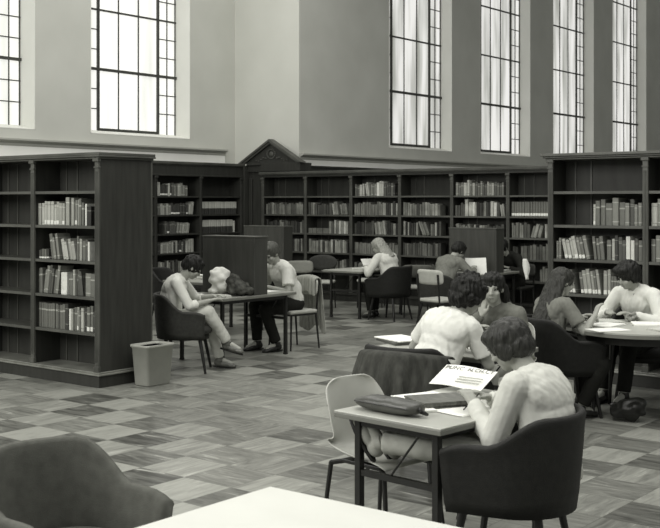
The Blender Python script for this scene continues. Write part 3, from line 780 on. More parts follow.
# ================================================================== WASTEBASKET
bxx, byy = at(149, 387.5, 0)
t = thing('wastebasket', 'grey plastic rectangular wastebasket beside the left bookcase end', 'wastebasket', (bxx-.115, byy+.15, 0))
def rrect(hx, hy, r, z, n=6):
    p = []
    for cx, cy, a0 in ((hx-r,hy-r,0),(-hx+r,hy-r,90),(-hx+r,-hy+r,180),(hx-r,-hy+r,270)):
        for i in range(n+1): a = R(a0+90*i/n); p.append((cx+r*math.cos(a), cy+r*math.sin(a), z))
    return p
bm = nb()
loft(bm, [rrect(.095,.14,.03,0.0), rrect(.102,.148,.032,.012), rrect(.122,.172,.035,.36), rrect(.128,.178,.035,.362), rrect(.128,.178,.035,.385), rrect(.118,.168,.033,.387), rrect(.116,.166,.033,.36), rrect(.094,.138,.03,.02)])
smooth_angle(bake('bin_body', bm, BIN, t))
md = t.children[0] if t.children else None
bm = nb(); loft(bm, [rrect(.131,.181,.036,.368), rrect(.134,.184,.036,.374), rrect(.134,.184,.036,.386), rrect(.131,.181,.036,.391), rrect(.120,.170,.034,.391), rrect(.120,.170,.034,.368)]); smooth_angle(bake('rim', bm, BIN, t))

# ================================================================== PEOPLE (face local +Y, origin on the floor under the hips)
def ik(a, c, l1, l2, pole):
    a, c, pole = Vector(a), Vector(c), Vector(pole)
    d = c-a; L_ = d.length; mx = (l1+l2)*.995
    if L_ > mx: c = a + d*(mx/L_); d = c-a; L_ = mx
    k = (l1*l1 - l2*l2 + L_*L_)/(2*L_); h = math.sqrt(max(0, l1*l1-k*k))
    u = d.normalized(); p = pole - u*pole.dot(u)
    p = p.normalized() if p.length > 1e-4 else Vector((0,0,1))
    return a + u*k + p*h, c
def hand(bm, w, d, up, s, curl=.5, vox=.006, spread=1, thumb=1):
    """w wrist, d direction of the palm, up = back-of-hand normal, thumb=+1/-1 side"""
    d = Vector(d).normalized(); up = Vector(up); up = (up - d*up.dot(d)).normalized(); side = d.cross(up)*thumb
    fr = max(.0085*s, vox*1.25)
    for k in (-1.1,-.4,.4,1.1):
        b = w + side*(k*.019*s)
        caps(bm, w + side*(k*.010*s), .017*s, b + d*(.078*s), .0135*s, 8, 1)
    for i, ln in enumerate((.070,.080,.074,.058)):
        k = 1.25-.83*i
        b = w + side*(k*.022*s*spread) + d*(.080*s)
        d1 = (d - up*(curl*.55) + side*(.07*k)).normalized(); d2 = (d - up*(curl*1.6)).normalized(); d3 = (d - up*(curl*2.8)).normalized()
        p1 = b + d1*(ln*.48*s); p2 = p1 + d2*(ln*.32*s); p3 = p2 + d3*(ln*.22*s)
        caps(bm, b, fr*1.08, p1, fr, 8, 1); caps(bm, p1, fr, p2, fr*.93, 8, 1); caps(bm, p2, fr*.93, p3, fr*.85, 8, 1)
    tb = w + side*(.026*s) + d*(.022*s)
    t1 = tb + (side*.72 + d*.75 - up*.25).normalized()*(.042*s); t2 = t1 + (side*.25 + d - up*.35).normalized()*(.032*s)
    caps(bm, tb, .014*s, t1, .0115*s, 8, 1); caps(bm, t1, .0115*s, t2, .0095*s, 8, 1)
def person(label, loc, face, S=1.0, hip=.54, lean=15, slean=0, twist=0, headyaw=0, headpitch=25, headroll=0, wr=(.16,.40,.76), wl=(-.16,.40,.76),
           er=(1,-.3,-1), el=(-1,-.3,-1), ar=(.10,.50,.09), al=(-.10,.50,.09), kr=(0,1,1), kl=(0,1,1), shirt=SHIRT_W, sleeve='short', trou=TROU_D, trou_len=1,
           shoe=LEATHER, hair=HAIR_D, hairstyle='short', vox=.008, hcurl=.5, curve=12, neck_out=.0, footr=None, footl=None, vneck=False, skirt=False,
           hdr=None, hdl=None, hairamp=.012, shirt_label=None, sh_w=.185, fold=.010):
    s = S
    t = thing('person', label, 'person', (loc[0], loc[1], 0), R(face-90))
    P = Vector((0,0,hip))
    def dirn(a, sl): return Vector((math.sin(R(sl)), math.sin(R(a))*math.cos(R(sl)), math.cos(R(a))*math.cos(R(sl))))
    d1 = dirn(lean*.7, slean*.7); d2 = dirn(lean+curve*.5, slean); d3 = dirn(lean+curve*1.6, slean)
    W = P + d1*(.17*s); Ch = W + d2*(.18*s); Nb = Ch + d3*(.13*s)          # waist, chest, neck base
    tw = Matrix.Rotation(R(twist), 3, 'Z')
    sd = tw @ Vector((1,0,0)); sd = (sd + Vector((0,0,-math.sin(R(slean))))*1).normalized()
    fw = d3.cross(sd)*-1
    fwd = sd.cross(d3)*-1
    fwd = d3.cross(sd); 
    if fwd.y < 0: fwd = -fwd
    ShC = Ch + d3*(.085*s)
    Sr, Sl = ShC + sd*(sh_w*s), ShC - sd*(sh_w*s)
    ua, fa = .285*s, .255*s; th, sn = .43*s, .42*s
    wr, wl = Vector(wr), Vector(wl)
    Er, Wr_ = ik(Sr, wr, ua, fa, er); El, Wl_ = ik(Sl, wl, ua, fa, el)
    Hr, Hl = P + Vector((.085*s,.0,-.01)), P + Vector((-.085*s,.0,-.01))
    Kr, Ar = ik(Hr, ar, th, sn, kr); Kl, Al = ik(Hl, al, th, sn, kl)
    # head frame
    hy, hpi, hr = R(headyaw), R(headpitch), R(headroll)
    Rh = Matrix.Rotation(hy, 3, 'Z') @ Matrix.Rotation(-hpi, 3, 'X') @ Matrix.Rotation(hr, 3, 'Y')
    Hd = Nb + (d3*.55 + Rh @ Vector((0,.1,1))*.45).normalized()*(.085*s) + Rh @ Vector((0,.015,.085))*s
    def hp(x, y, z): return Hd + Rh @ (Vector((x, y, z))*s)
    bm = nb()
    # head
    ball(bm, hp(0,-.012,.022), s, (.077,.095,.092), Rh, 3)
    ball(bm, hp(0,.030,-.035), s, (.060,.062,.075), Rh, 3)
    ball(bm, hp(0,.055,-.085), s, (.032,.030,.026), Rh, 2)                    # chin
    ball(bm, hp(0,.080,.020), s, (.050,.012,.014), Rh, 2)                    # brow
    caps(bm, hp(0,.088,.008), .009*s, hp(0,.108,-.028), .012*s, 8, 1)         # nose
    for q in (-1,1):
        ball(bm, hp(q*.012,.098,-.032), .009*s, sub=1)
        ball(bm, hp(q*.040,.066,-.028), s, (.022,.020,.020), Rh, 2)          # cheek
        ball(bm, hp(q*.078,-.004,-.004), s, (.010,.020,.032), Rh, 2)         # ear
    ball(bm, hp(0,.086,-.058), s, (.022,.009,.007), Rh, 1); ball(bm, hp(0,.084,-.068), s, (.019,.009,.007), Rh, 1)
    caps(bm, Nb - d3*(.03*s), .060*s, hp(0,-.022,-.06), .053*s)
    # torso
    Q = Matrix((sd, fwd, d3)).transposed()
    Q1 = Matrix(((1,0,0),(0,1,0),(0,0,1)))
    def torso(b, g):
        ball(b, P + Vector((0,0,.03*s)), s, (.165+g,.120+g,.125+g), Q1, 3)
        ball(b, W, s, (.140+g,.105+g,.13+g), Q, 3)
        ball(b, W + (Ch-W)*.55, s, (.150+g,.110+g,.13+g), Q, 3)
        ball(b, Ch + fwd*(.01*s), s, (.165+g,.115+g,.14+g), Q, 3)
        ball(b, ShC - fwd*(.012*s)+d3*.0, s, (.165+g,.082+g,.072+g), Q, 3)
        caps(b, Sr - sd*(.02*s), (.056+g)*s, Sl + sd*(.02*s), (.056+g)*s)
        caps(b, ShC + d3*(.03*s), (.072+g*.5)*s, Nb, (.056+g*.6)*s)
    torso(bm, 0)
    def limb(b, pts, rad, g=0):
        for i in range(len(pts)-1): caps(b, pts[i], rad[i]*s+g, pts[i+1], rad[i+1]*s+g)
    def mid(a, c, k): return a + (c-a)*k
    for A, E, Wv in ((Sr, Er, Wr_), (Sl, El, Wl_)):
        limb(bm, [A, mid(A,E,.45), E], (.050,.045,.037)); limb(bm, [E, mid(E,Wv,.3), Wv], (.036,.037,.024))
    for H_, K, A in ((Hr, Kr, Ar), (Hl, Kl, Al)):
        limb(bm, [H_, mid(H_,K,.4), K], (.085,.076,.055)); limb(bm, [K, mid(K,A,.3), A], (.052,.052,.036))
        # foot under the shoe
    def footdir(K, A, f):
        if f is not None: return Vector(f).normalized()
        k = A-K; d = Vector((k.x*.0, 1, -.12)); return d.normalized()
    Fr, Fl = footdir(Kr, Ar, footr), footdir(Kl, Al, footl)
    for A, f in ((Ar, Fr), (Al, Fl)):
        caps(bm, A, .034*s, A + f*(.13*s) - Vector((0,0,.03*s)) if f.z < .5 else A + f*(.15*s), .024*s)
    for (E, Wv, tside, hd) in ((Er, Wr_, -1, hdr), (El, Wl_, 1, hdl)):
        d = (Wv-E).normalized() if hd is None else Vector(hd)
        up = Vector((0,0,1)) if abs(d.z) < .8 else Vector((0,-1,0))
        hand(bm, Wv, d, up, s, hcurl, vox, 1, tside)
    remesh('body', bm, SKIN, t, vox, 2)
    # face details
    for q in (-1,1):
        bm = nb(); ball(bm, hp(q*.031,.0835,.004), s, (.011,.006,.005), Rh, 2); smooth_angle(bake('eye', bm, EYEM, t))
        bm = nb(); ball(bm, hp(q*.031,.093,.022), s, (.016,.004,.0028), Rh, 2); smooth_angle(bake('eyebrow', bm, hair, t))
    bm = nb(); ball(bm, hp(0,.0935,-.063), s, (.020,.005,.004), Rh, 2); smooth_angle(bake('mouth', bm, LIP, t))
    # shirt
    g = .014
    bm = nb(); torso(bm, g)
    for sg, Sx in ((1,Sr),(-1,Sl)): caps(bm, Sx - sd*(sg*.045*s) - d3*(.03*s), .052*s, P + Vector((sg*.085*s,-.005,.05*s)), .095*s); 
    ball(bm, ShC - d3*(.07*s) - fwd*(.030*s), s, (.185,.095,.15), Q, 3); ball(bm, W - fwd*(.02*s), s, (.160,.115,.16), Q, 3)
    for A, E, Wv in ((Sr, Er, Wr_), (Sl, El, Wl_)):
        if sleeve == 'short':
            e = mid(A, E, .72); caps(bm, A, .062*s, mid(A,E,.3), .063*s); cone(bm, A, .062*s, e, .070*s, 20)
        elif sleeve == 'long':
            limb(bm, [A, mid(A,E,.5), E], (.068,.066,.062)); cone(bm, E, .062*s, mid(E,Wv,.9), .042*s, 20); ball(bm, mid(E,Wv,.35)-Vector((0,0,.008)), .060*s, sub=2); ball(bm, E-Vector((0,0,.012)), .062*s, sub=2)
            cone(bm, mid(E,Wv,.86), .040*s, mid(E,Wv,.99), .037*s, 20)
        elif sleeve == 'rolled':
            limb(bm, [A, mid(A,E,.5), E], (.064,.058,.052)); cone(bm, E, .050*s, mid(E,Wv,.30), .046*s, 20); cone(bm, mid(E,Wv,.2), .051*s, mid(E,Wv,.36), .050*s, 20)
    # hem round the hips
    cone(bm, P+Vector((0,0,-.04*s)), .155*s, W, .150*s, 24, 1.15, .85)
    sh = remesh('shirt', bm, shirt, t, vox, 2, fold*1.9, (26,26,9), fold=True)
    if vneck:
        bm = nb()
        for i in range(10):
            a = R(-60+ i*(420-120)/9 - 60); 
        pts = [Nb + Q @ Vector((math.cos(R(a))*.070*s, math.sin(R(a))*.066*s, (.012 - (.05 if 50<a<130 else 0)*math.sin(R(a)))*s)) for a in range(100, 441, 20)]
        for i in range(len(pts)-1): caps(bm, pts[i], .012*s, pts[i+1], .012*s, 8, 1)
        remesh('collar', bm, shirt, sh, max(.005, vox*.7), 1)
    # trousers
    bm = nb()
    ball(bm, P + Vector((0,0,-.01*s)), s, (.185,.145,.105), None, 3)
    for H_, K, A in ((Hr, Kr, Ar), (Hl, Kl, Al)):
        e = mid(K, A, .93 if trou_len == 1 else trou_len)
        limb(bm, [H_, mid(H_,K,.45), K], (.104,.094,.076)); caps(bm, K, .076*s, mid(K,A,.35), .068*s)
        cone(bm, mid(K,A,.05), .074*s, e, .058*s, 20)
    remesh('skirt' if skirt else 'trousers', bm, trou, t, vox, 3, .011, (16,16,12), fold=True)
    # shoes
    for A, f in ((Ar, Fr), (Al, Fl)):
        sdv = f.cross(Vector((0,0,1))) if abs(f.z) < .9 else Vector((1,0,0))
        sdv.normalize(); upv = sdv.cross(f).normalized()
        Qs = Matrix((sdv, f, upv)).transposed()
        def sp(x, y, z): return A + Qs @ (Vector((x,y,z))*s)
        bm = nb()
        ball(bm, sp(0,-.012,-.035), s, (.040,.052,.045), Qs, 3); ball(bm, sp(0,.07,-.045), s, (.042,.085,.036), Qs, 3); ball(bm, sp(0,.135,-.052), s, (.042,.060,.028), Qs, 3)
        cone(bm, sp(0,0,-.02), .046*s, sp(0,-.006,.022), .044*s, 18)
        so = remesh('shoe', bm, shoe, t, max(vox*.7,.005), 2)
        bm = nb(); pts = []
        for i in range(24):
            a = 2*PI*i/24; pts.append((.044*s*math.cos(a)*(1 if math.sin(a) > 0 else .88), (.06+.135*math.sin(a))*s))
        MM = Matrix.Translation(A) @ Qs.to_4x4() @ Matrix.Translation((0,0,-.086*s)); prism(bm, pts, 0, .014*s, MM)
        bake('sole', bm, LEATHER, so)
    # hair
    bm = nb()
    if hairstyle in ('short','crew'):
        k = .013 if hairstyle == 'crew' else .018
        ball(bm, hp(0,-.022,.036), s, (.080+k,.095+k,.088+k), Rh, 3)
        ball(bm, hp(0,-.060,-.010), s, (.068+k*.6,.055+k,.070), Rh, 3)
        ball(bm, hp(0,.045,.088), s, (.062,.045,.028+k*.5), Rh, 3)
        for q in (-1,1): caps(bm, hp(q*.076,.015,.03), .014*s, hp(q*.080,.006,-.015 if hairstyle == 'short' else .01), .009*s, 8, 1)
    if hairstyle == 'mop':
        ball(bm, hp(0,-.018,.034), s, (.108,.118,.104), Rh, 3); ball(bm, hp(0,-.060,-.020), s, (.090,.072,.080), Rh, 3)
        ball(bm, hp(0,.055,.075), s, (.080,.055,.045), Rh, 3)
        for q in (-1,1): ball(bm, hp(q*.085,-.005,-.015), s, (.026,.05,.062), Rh, 2)
    if hairstyle == 'curly':
        r2 = random.Random(3)
        ball(bm, hp(0,-.025,.030), s, (.115,.122,.112), Rh, 3); ball(bm, hp(0,-.06,-.035), s, (.10,.075,.078), Rh, 3)
        for i in range(60):
            v = Vector((r2.gauss(0,1), r2.gauss(0,1), r2.gauss(0,1))).normalized()
            if v.y > .45 and v.z < .45: continue
            if v.z < -.75: continue
            ball(bm, hp(v.x*.112, -.025+v.y*.118, .022+v.z*.115), .026*s*r2.uniform(.7,1.1), sub=1)
    if hairstyle in ('long','verylong'):
        ball(bm, hp(0,-.022,.034), s, (.096,.110,.098), Rh, 3)
        ball(bm, hp(0,.045,.080), s, (.068,.045,.032), Rh, 3)
        ln = .30 if hairstyle == 'long' else .42
        back = Nb - fwd*(.10*s)
        for i in range(11):
            a = R(200 + i*14); cx = math.cos(a); cy = math.sin(a)
            top = hp(cx*.088, -.02+cy*.085, .01)
            m1 = hp(cx*.098, -.03+cy*.085, -.10)
            e = ShC - fwd*(.115*s)*abs(cy) + sd*(cx*.115*s) - d3*((ln-.28)*s + .05*s*abs(cy))
            m1 = m1*.6 + e*.4 if False else m1
            caps(bm, top, .030*s, m1, .034*s); caps(bm, m1, .034*s, e, .024*s)
            if hairstyle == 'verylong': caps(bm, e, .026*s, e - Vector((0,0,.10*s)) - d3*(.03*s), .013*s)
    hv = max(vox*.7, .0045)
    remesh('hair', bm, hair, t, hv, 2, hairamp*1.2, (55,55,9))
    t['_d'] = 0; del t['_d']
    return t, dict(Er=Er, El=El, Wr=Wr_, Wl=Wl_, Hd=Hd, Nb=Nb, ShC=ShC, Kr=Kr, Kl=Kl)

def local(loc, face, p):
    a = R(face-90); return (loc[0]+math.cos(a)*p[0]-math.sin(a)*p[1], loc[1]+math.sin(a)*p[0]+math.cos(a)*p[1], p[2])

# 1 boy in profile
person('boy in white shirt and pale jeans, legs crossed, reading in armchair', (c1[0]-.12, c1[1]-.09), 38, .95, .53, lean=0, curve=26, headyaw=10, headpitch=38,
       wr=(.05,.42,.73), wl=(-.16,.44,.76), er=(.7,-.5,-1), ar=(-.04,.60,.28), kr=(.2,.6,1.6), al=(-.16,.50,.09), footr=(.15,.95,-.25), shirt=SHIRT_W, sleeve='rolled', trou=TROU_L,
       shoe=LEATH_L, hair=HAIR_D, hairstyle='short', vox=.008, vneck=True, fold=.006)
# 2 man
person('man in white short-sleeved shirt bent over the carrel desk', (manch[0], manch[1]-.04), -108, 1.04, .55, lean=18, curve=12, headyaw=22, headpitch=30,
       wr=(.14,.36,.755), wl=(-.10,.38,.755), ar=(.08,.42,.09), al=(-.16,.30,.09), shirt=SHIRT_W, sleeve='short', trou=TROU_D, shoe=LEATHER, hair=mat('sandy_hair', .075, .45, .4, 10, (14,14,1.6), .4, 16, .22), hairstyle='crew', vox=.008, vneck=True, hairamp=.004)
# 3 girl at far table
person('fair-haired girl in pale blouse reading at the far table', (c3[0]+.02, c3[1]), 176, .95, .54, lean=8, curve=20, headyaw=12, headpitch=30,
       wr=(.14,.36,.77), wl=(-.16,.36,.77), ar=(.10,.40,.09), al=(-.06,.36,.09), shirt=SHIRT_P, sleeve='long', trou=TROU_D, hair=HAIR_L, hairstyle='long', vox=.011, hairamp=.006)
# 4 grey sweater
person('student in grey sweater seen from behind holding up a paper', (-8.33, 13.0), 80, .98, .54, lean=20, curve=18, headyaw=-8, headpitch=38,
       wr=(.20,.46,.80), wl=(-.14,.46,.77), ar=(.1,.42,.09), al=(-.1,.42,.09), shirt=SHIRT_G, sleeve='long', trou=TROU_D, hair=HAIR_D, hairstyle='short', vox=.011, hairamp=.006)
# 5 dark clothes
person('student in dark clothes on the far side of the right carrel', (-8.22, 14.90), -96, .97, .54, lean=22, curve=14, headyaw=0, headpitch=40,
       wr=(.14,.36,.76), wl=(-.14,.36,.76), shirt=SHIRT_D, sleeve='long', trou=TROU_D, hair=HAIR_D, hairstyle='short', vox=.012)
# 6 white T-shirt
person('curly-haired student in white T-shirt leaning over the middle table', (c6[0]+.05, c6[1]+.12), 84, 1.0, .56, lean=16, curve=16, headyaw=-20, headpitch=25, headroll=8, slean=7,
       wr=(.06,.40,.765), wl=(-.18,.40,.765), er=(1.0,-.1,-1.2), ar=(.12,.55,.09), al=(-.14,.30,.09), shirt=SHIRT_W, sleeve='short', trou=TROU_D, hair=HAIR_D, hairstyle='curly', vox=.007, fold=.008, sh_w=.160)
# 7 leaning on hand
p7, j7 = person('dark-haired student resting the face on a hand across the middle table', (c7[0]+.05, c7[1]), -88, .98, .54, lean=22, curve=16, headyaw=22, headpitch=4, slean=-3,
       wr=(.0,.40,.90), wl=(-.12,.36,.77), er=(.9,.5,-1), el=(-.4,-.2,-1), hdr=(-.1,-.1,1), hcurl=.4, ar=(.08,.46,.09), al=(-.08,.46,.09), shirt=SHIRT_M, sleeve='long', trou=TROU_K, hair=HAIR_D, hairstyle='long', vox=.0075)
# 8 long-haired girl
person('long brown-haired girl in grey top seen from behind at round table', (c8[0]-.10, c8[1]-.06), 64, .93, .51, lean=4, curve=14, headyaw=-8, headpitch=20, slean=-3,
       wr=(.20,.33,.82), wl=(-.10,.40,.77), er=(1,.3,-1.6), hdr=(-.3,.6,.8), ar=(.28,.12,.09), al=(-.1,.42,.09), kr=(1,1,.6), shirt=SHIRT_G, sleeve='short', trou=TROU_D, hair=HAIR_B, hairstyle='verylong', vox=.0085, hairamp=.006)
# 9 foreground boy
p9, j9 = person('boy in pale shirt writing at the foreground table, feet on chair', (c9[0]+.135, c9[1]+.11), 180, .97, .50, lean=2, curve=24, headyaw=4, headpitch=30, slean=2,
       wl=(-.08,.37,.775), wr=(.12,.40,.775), el=(-.7,-.7,-1.4), er=(1,-.2,-1), ar=(-.15,.93,.535), al=(-.29,.91,.575), kr=(0,0,1), kl=(0,0,1), footr=(.1,.55,.8), footl=(-.1,.5,.85),
       shirt=SHIRT_P, sleeve='long', trou=TROU_K, shoe=mat('pale_suede', .30, .7, .1, 12), hair=mat('boy_hair', .026, .36, .6, 10, (14,14,1.6), .4, 16, .28), hairstyle='mop', vox=.006, fold=.006, vneck=True, hairamp=.005)
# 10 right edge
person('person in white blouse half out of view beyond the round table', (c10[0], c10[1]), -100, .98, .54, lean=16, curve=14, headyaw=-10, headpitch=25,
       wr=(.14,.40,.77), wl=(-.14,.40,.77), shirt=SHIRT_W, sleeve='long', trou=TROU_D, hair=HAIR_D, hairstyle='mop', vox=.009)

# ================================================================== THINGS ON TABLES
def sheet(name, label, cat, x, y, z, w, h, rz, m=PAPER, n=1, th=.002, group=None, curl=.0):
    bm = nb(); NX = 8
    for i in range(n):
        a = R(rng.uniform(-7,7)) if i else 0
        M = Matrix.Translation((rng.uniform(-.01,.01) if i else 0, rng.uniform(-.01,.01) if i else 0, i*(th+.0008))) @ Matrix.Rotation(a, 4, 'Z')
        top = [[None]*2 for _ in range(NX+1)]
        ring = []
        for k in range(NX+1):
            u = k/NX; zc = curl*(u-.3)**2*2 if u > .3 else 0
            ring.append([M @ Vector((-w/2+w*u, -h/2, zc)), M @ Vector((-w/2+w*u, h/2, zc)), M @ Vector((-w/2+w*u, h/2, zc+th)), M @ Vector((-w/2+w*u, -h/2, zc+th))])
        loft(bm, ring)
    o = bake(name, bm, m, None, False, (x, y, z+.001), (0,0,rz)); return tag(o, label, cat, group)
def Nl(u, v):   # point on near table, metres from its centre along its own axes
    return (ncx + math.cos(NA)*u - math.sin(NA)*v, ncy + math.sin(NA)*u + math.cos(NA)*v)
ZT = .72
# bag
bxp, byp = at(389, 404, .76)
t = thing('leather_bag', 'dark brown leather portfolio bag lying on the foreground table', 'bag', (bxp, byp, ZT+.001), R(-6))
bm = nb(); rings = []
for i in range(17):
    u = -1+2*i/16; hw_ = .062*(1-abs(u)**5*.45); hh = .036*(1-abs(u)**4*.45) if u > 0 else .036*(1-abs(u)**3*.62)
    r_ = []
    for k in range(20):
        a = 2*PI*k/20; c, s_ = math.cos(a), math.sin(a)
        r_.append((u*.185, math.copysign(abs(c)**.7, c)*hw_*1.15, .037+math.copysign(abs(s_)**.8, s_)*hh+ .003*math.sin(u*9)*max(s_,0)))
    rings.append([(p[0]*1.06,p[1],p[2]) for p in r_])
loft(bm, rings); smooth_angle(bake('bag_body', bm, mat('bag_leather', .055, .38, .3, 10, (1,1,1), .15, 30, .5), t))
bm = nb(); caps(bm, (-.17,-.068,.045), .003, (.175,-.073,.045), .003, 8, 1); bake('zip', bm, LEATHER, t)
bm = nb(); caps(bm, (.18,0,.045), .010, (.215,-.01,.03), .012, 10, 1); caps(bm, (.215,-.01,.03), .012, (.225,.02,.015), .008, 10, 1); smooth_angle(bake('clasp', bm, LEATHER, t))
# books/magazines and papers on near table
q = at(440, 403, .73); sheet('magazine_stack', 'stack of thin dark-covered magazines beside the leather bag', 'magazines', q[0], q[1]+.02, ZT, .24, .30, R(-25), mat('magazine_cover', .10, .4, .5, 14, (1,5,1)), 4, .008)
q = at(425, 408, .73); sheet('notebook', 'small pale notebook half under the magazines by the bag', 'notebook', q[0]+.0, q[1]-.01, ZT, .13, .09, R(-35), PAPER, 1, .010)
q = at(468, 408, .73); sheet('paper', 'white sheet being written on by the foreground boy', 'paper', q[0]-.02, q[1]+.0, ZT, .26, .30, R(-12), PAPER, 2, .0015)
q = at(424, 393, .74); sheet('paper', 'white paper lying flat at the far edge of foreground table', 'paper', q[0]+.01, q[1]-.01, ZT, .22, .28, R(-20), PAPER, 2, .002)
# newspaper with heading, propped against the stack
q = pz(454, 5.95)
t = thing('newspaper', 'open newspaper page with dark heading letters standing on foreground table', 'newspaper', (q[0], q[1], ZT+.022), R(-4))
bm = nb(); ring = []; TL = R(33)
def npz(v): return (v*math.cos(TL), v*math.sin(TL)*(1-.2*v/.2))
for k in range(13):
    u = k/12; w_ = .006*math.sin(u*5); x = -.17+.34*u; c_, s_ = npz(.20)
    ring.append([Vector((x, 0, w_+.002)), Vector((x, c_, s_+w_)), Vector((x, c_, s_+w_+.003)), Vector((x, 0, w_+.005))])
loft(bm, ring); bake('page', bm, PAPER, t)
def text(body, parent, loc, rot, size, m, name='heading'):
    cu = bpy.data.curves.new('t','FONT'); cu.body = body; cu.size = size; cu.align_x = 'CENTER'; cu.extrude = .0006; cu.space_character = 1.1
    o = bpy.data.objects.new('t', cu); C.objects.link(o)
    dg = bpy.context.evaluated_depsgraph_get(); me = bpy.data.meshes.new_from_object(o.evaluated_get(dg)); bpy.data.objects.remove(o)
    me.name = name; me.materials.clear(); me.materials.append(m)
    ob = bpy.data.objects.new(name, me); C.objects.link(ob); ob.parent = parent; ob.location = loc; ob.rotation_euler = rot; return ob
INK = mat('ink', .10, .7, .1)
text('PUNC', t, (-.095, .128, .076), (R(28), 0, 0), .044, INK, 'heading_word'); text('N.CH.CY', t, (.080, .128, .076), (R(28), 0, 0), .040, INK, 'heading_word')
bm = nb()
for k in range(3): bx(bm, -.02, .14, .035+.022*k, .043+.022*k, .0, .001, 0, Matrix.Translation((0,.0,.012)) @ Matrix.Rotation(R(28),4,'X'))
bake('text_lines', bm, mat('ink_pale', .35, .7, .1), t)
# pen in boy's hand
q = local((c9[0]+.135, c9[1]+.11), 180, tuple(j9['Wl']))
q = (q[0]-.075, q[1]+.03)
bm = nb(); caps(bm, (0,0,-.0), .0035, (.075,.02,.085), .0035, 8, 1); tag(bake('pen', bm, LEATHER, None, False, (q[0], q[1], .735)), 'dark pen in the hand of the foreground boy', 'pen')
# table M
q = (-4.60, 6.62)
t = thing('book_stack', 'x', 'book', (0,0,0)); bpy.data.objects.remove(t)
for i, (lab, th_) in enumerate((('dark-covered large book under the white papers on middle table', .022), ('thin pale magazine on top of the large book, middle table', .010))):
    bm = nb(); bx(bm, -.17,.17,-.12,.12,0,th_,.003); tag(bake('book' if i == 0 else 'magazine', bm, COV['darkgrey'].materials[0] if i == 0 else PAPER, None, False, (q[0], q[1], ZT+.001+(.023 if i else 0)), (0,0,R(-30+8*i))), lab, 'book' if i == 0 else 'magazine')
sheet('paper', 'open white pages in front of the curly-haired student', 'paper', -4.0, 6.72, ZT, .30, .22, R(5), PAPER, 2, .003)
sheet('paper', 'white page by the elbow of the student in T-shirt', 'paper', -3.76, 6.60, ZT, .21, .28, R(12), PAPER, 1, .003)
# table A things
wx, wy = pz(222, 11.75)
def ztab(px, Z): return pz(px, Z)
bm = nb()
ball(bm, (0,0,.17), 1, (.10,.08,.10), None, 3); ball(bm, (.03,-.0,.08), 1, (.11,.085,.075), None, 3); ball(bm, (.09,.0,.10), 1, (.06,.06,.06), None, 2); ball(bm, (-.03,0,.22), 1, (.075,.06,.05), None, 2); ball(bm, (.0,0,.04), 1, (.11,.08,.035), None, 2)
o = remesh('white_bag', bm, CLOTH_B, None, .008, 18, .022, (18,18,18)); o.scale = (1.2,1.1,1.12); o.location = (-8.52, 8.76, ZT+.004); o.rotation_euler = (0,0,R(38)); tag(o, 'slumped white cloth bag on the carrel table against the divider', 'bag')
bm = nb()
ball(bm, (0,0,.075), 1, (.12,.09,.075), None, 3); ball(bm, (-.05,0,.15), 1, (.07,.06,.07), None, 3); ball(bm, (.09,0,.05), 1, (.08,.07,.05), None, 3); ball(bm, (.02,0,.035), 1, (.14,.09,.033), None, 2)
o = remesh('folded_coat', bm, mat('dark_plaid_cloth', .06, .8, .7, 25, (1,1,1), .4, 30, .2), None, .008, 18, .022, (18,18,18)); o.scale = (1.1,1.1,1.1); o.location = (-8.28, 8.80, ZT+.004); o.rotation_euler = (0,0,R(38)); tag(o, 'crumpled dark coat on the carrel table right of white bag', 'coat')
sheet('open_book', 'open book under the boy\'s hands at the carrel table', 'book', -8.36, 8.56, ZT, .26, .20, R(60), PAPER2, 2, .008)
sheet('paper', 'white paper in front of the man at the carrel table', 'paper', -8.42, 9.42, ZT, .22, .26, R(5), PAPER, 2, .002)
# E paper
bm = nb(); 
o = sheet('paper', 'white paper stack on the table behind the boy\'s head', 'paper', -10.50, 10.40, ZT, .26, .2, R(30), PAPER, 12, .004)
# F
sheet('open_book', 'open book on the far table before the girl', 'book', -10.0, 13.35, ZT, .30, .22, R(40), PAPER2, 2, .010)
sheet('paper', 'pale papers spread on the middle of the far table', 'paper', -10.1, 13.75, ZT, .30, .22, R(10), PAPER, 2, .004)
q = local((c3[0]+.02, c3[1]), 176, (.02,.44,.80))
bm = nb(); bx(bm, -.15,.15,0,.003,0,.20); tag(bake('newspaper', bm, PAPER, None, False, (q[0]+.06, q[1], ZT+.006), (R(-35),0,R(75))), 'white newspaper tilted up in the hands of the fair-haired girl', 'newspaper')
# C
q = local((-8.20,13.0), 80, (.16,.50,.80))
bm = nb(); ring = []
for k in range(9):
    u = k/8; ring.append([Vector((-.15+.30*u, .02*math.sin(u*4), 0)), Vector((-.15+.30*u, .03+.02*math.sin(u*4), .24)), Vector((-.15+.30*u, .033+.02*math.sin(u*4), .24)), Vector((-.15+.30*u, .003+.02*math.sin(u*4), 0))])
loft(bm, ring); tag(bake('newspaper', bm, PAPER, None, False, (-8.08, 13.52, ZT+.003), (R(-12),0,R(40))), 'white pages held upright by the student in grey sweater', 'newspaper')
sheet('paper', 'pale papers on the right carrel in front of dark-clad student', 'paper', -8.2, 14.38, ZT, .28, .2, R(5), PAPER2, 3, .006)
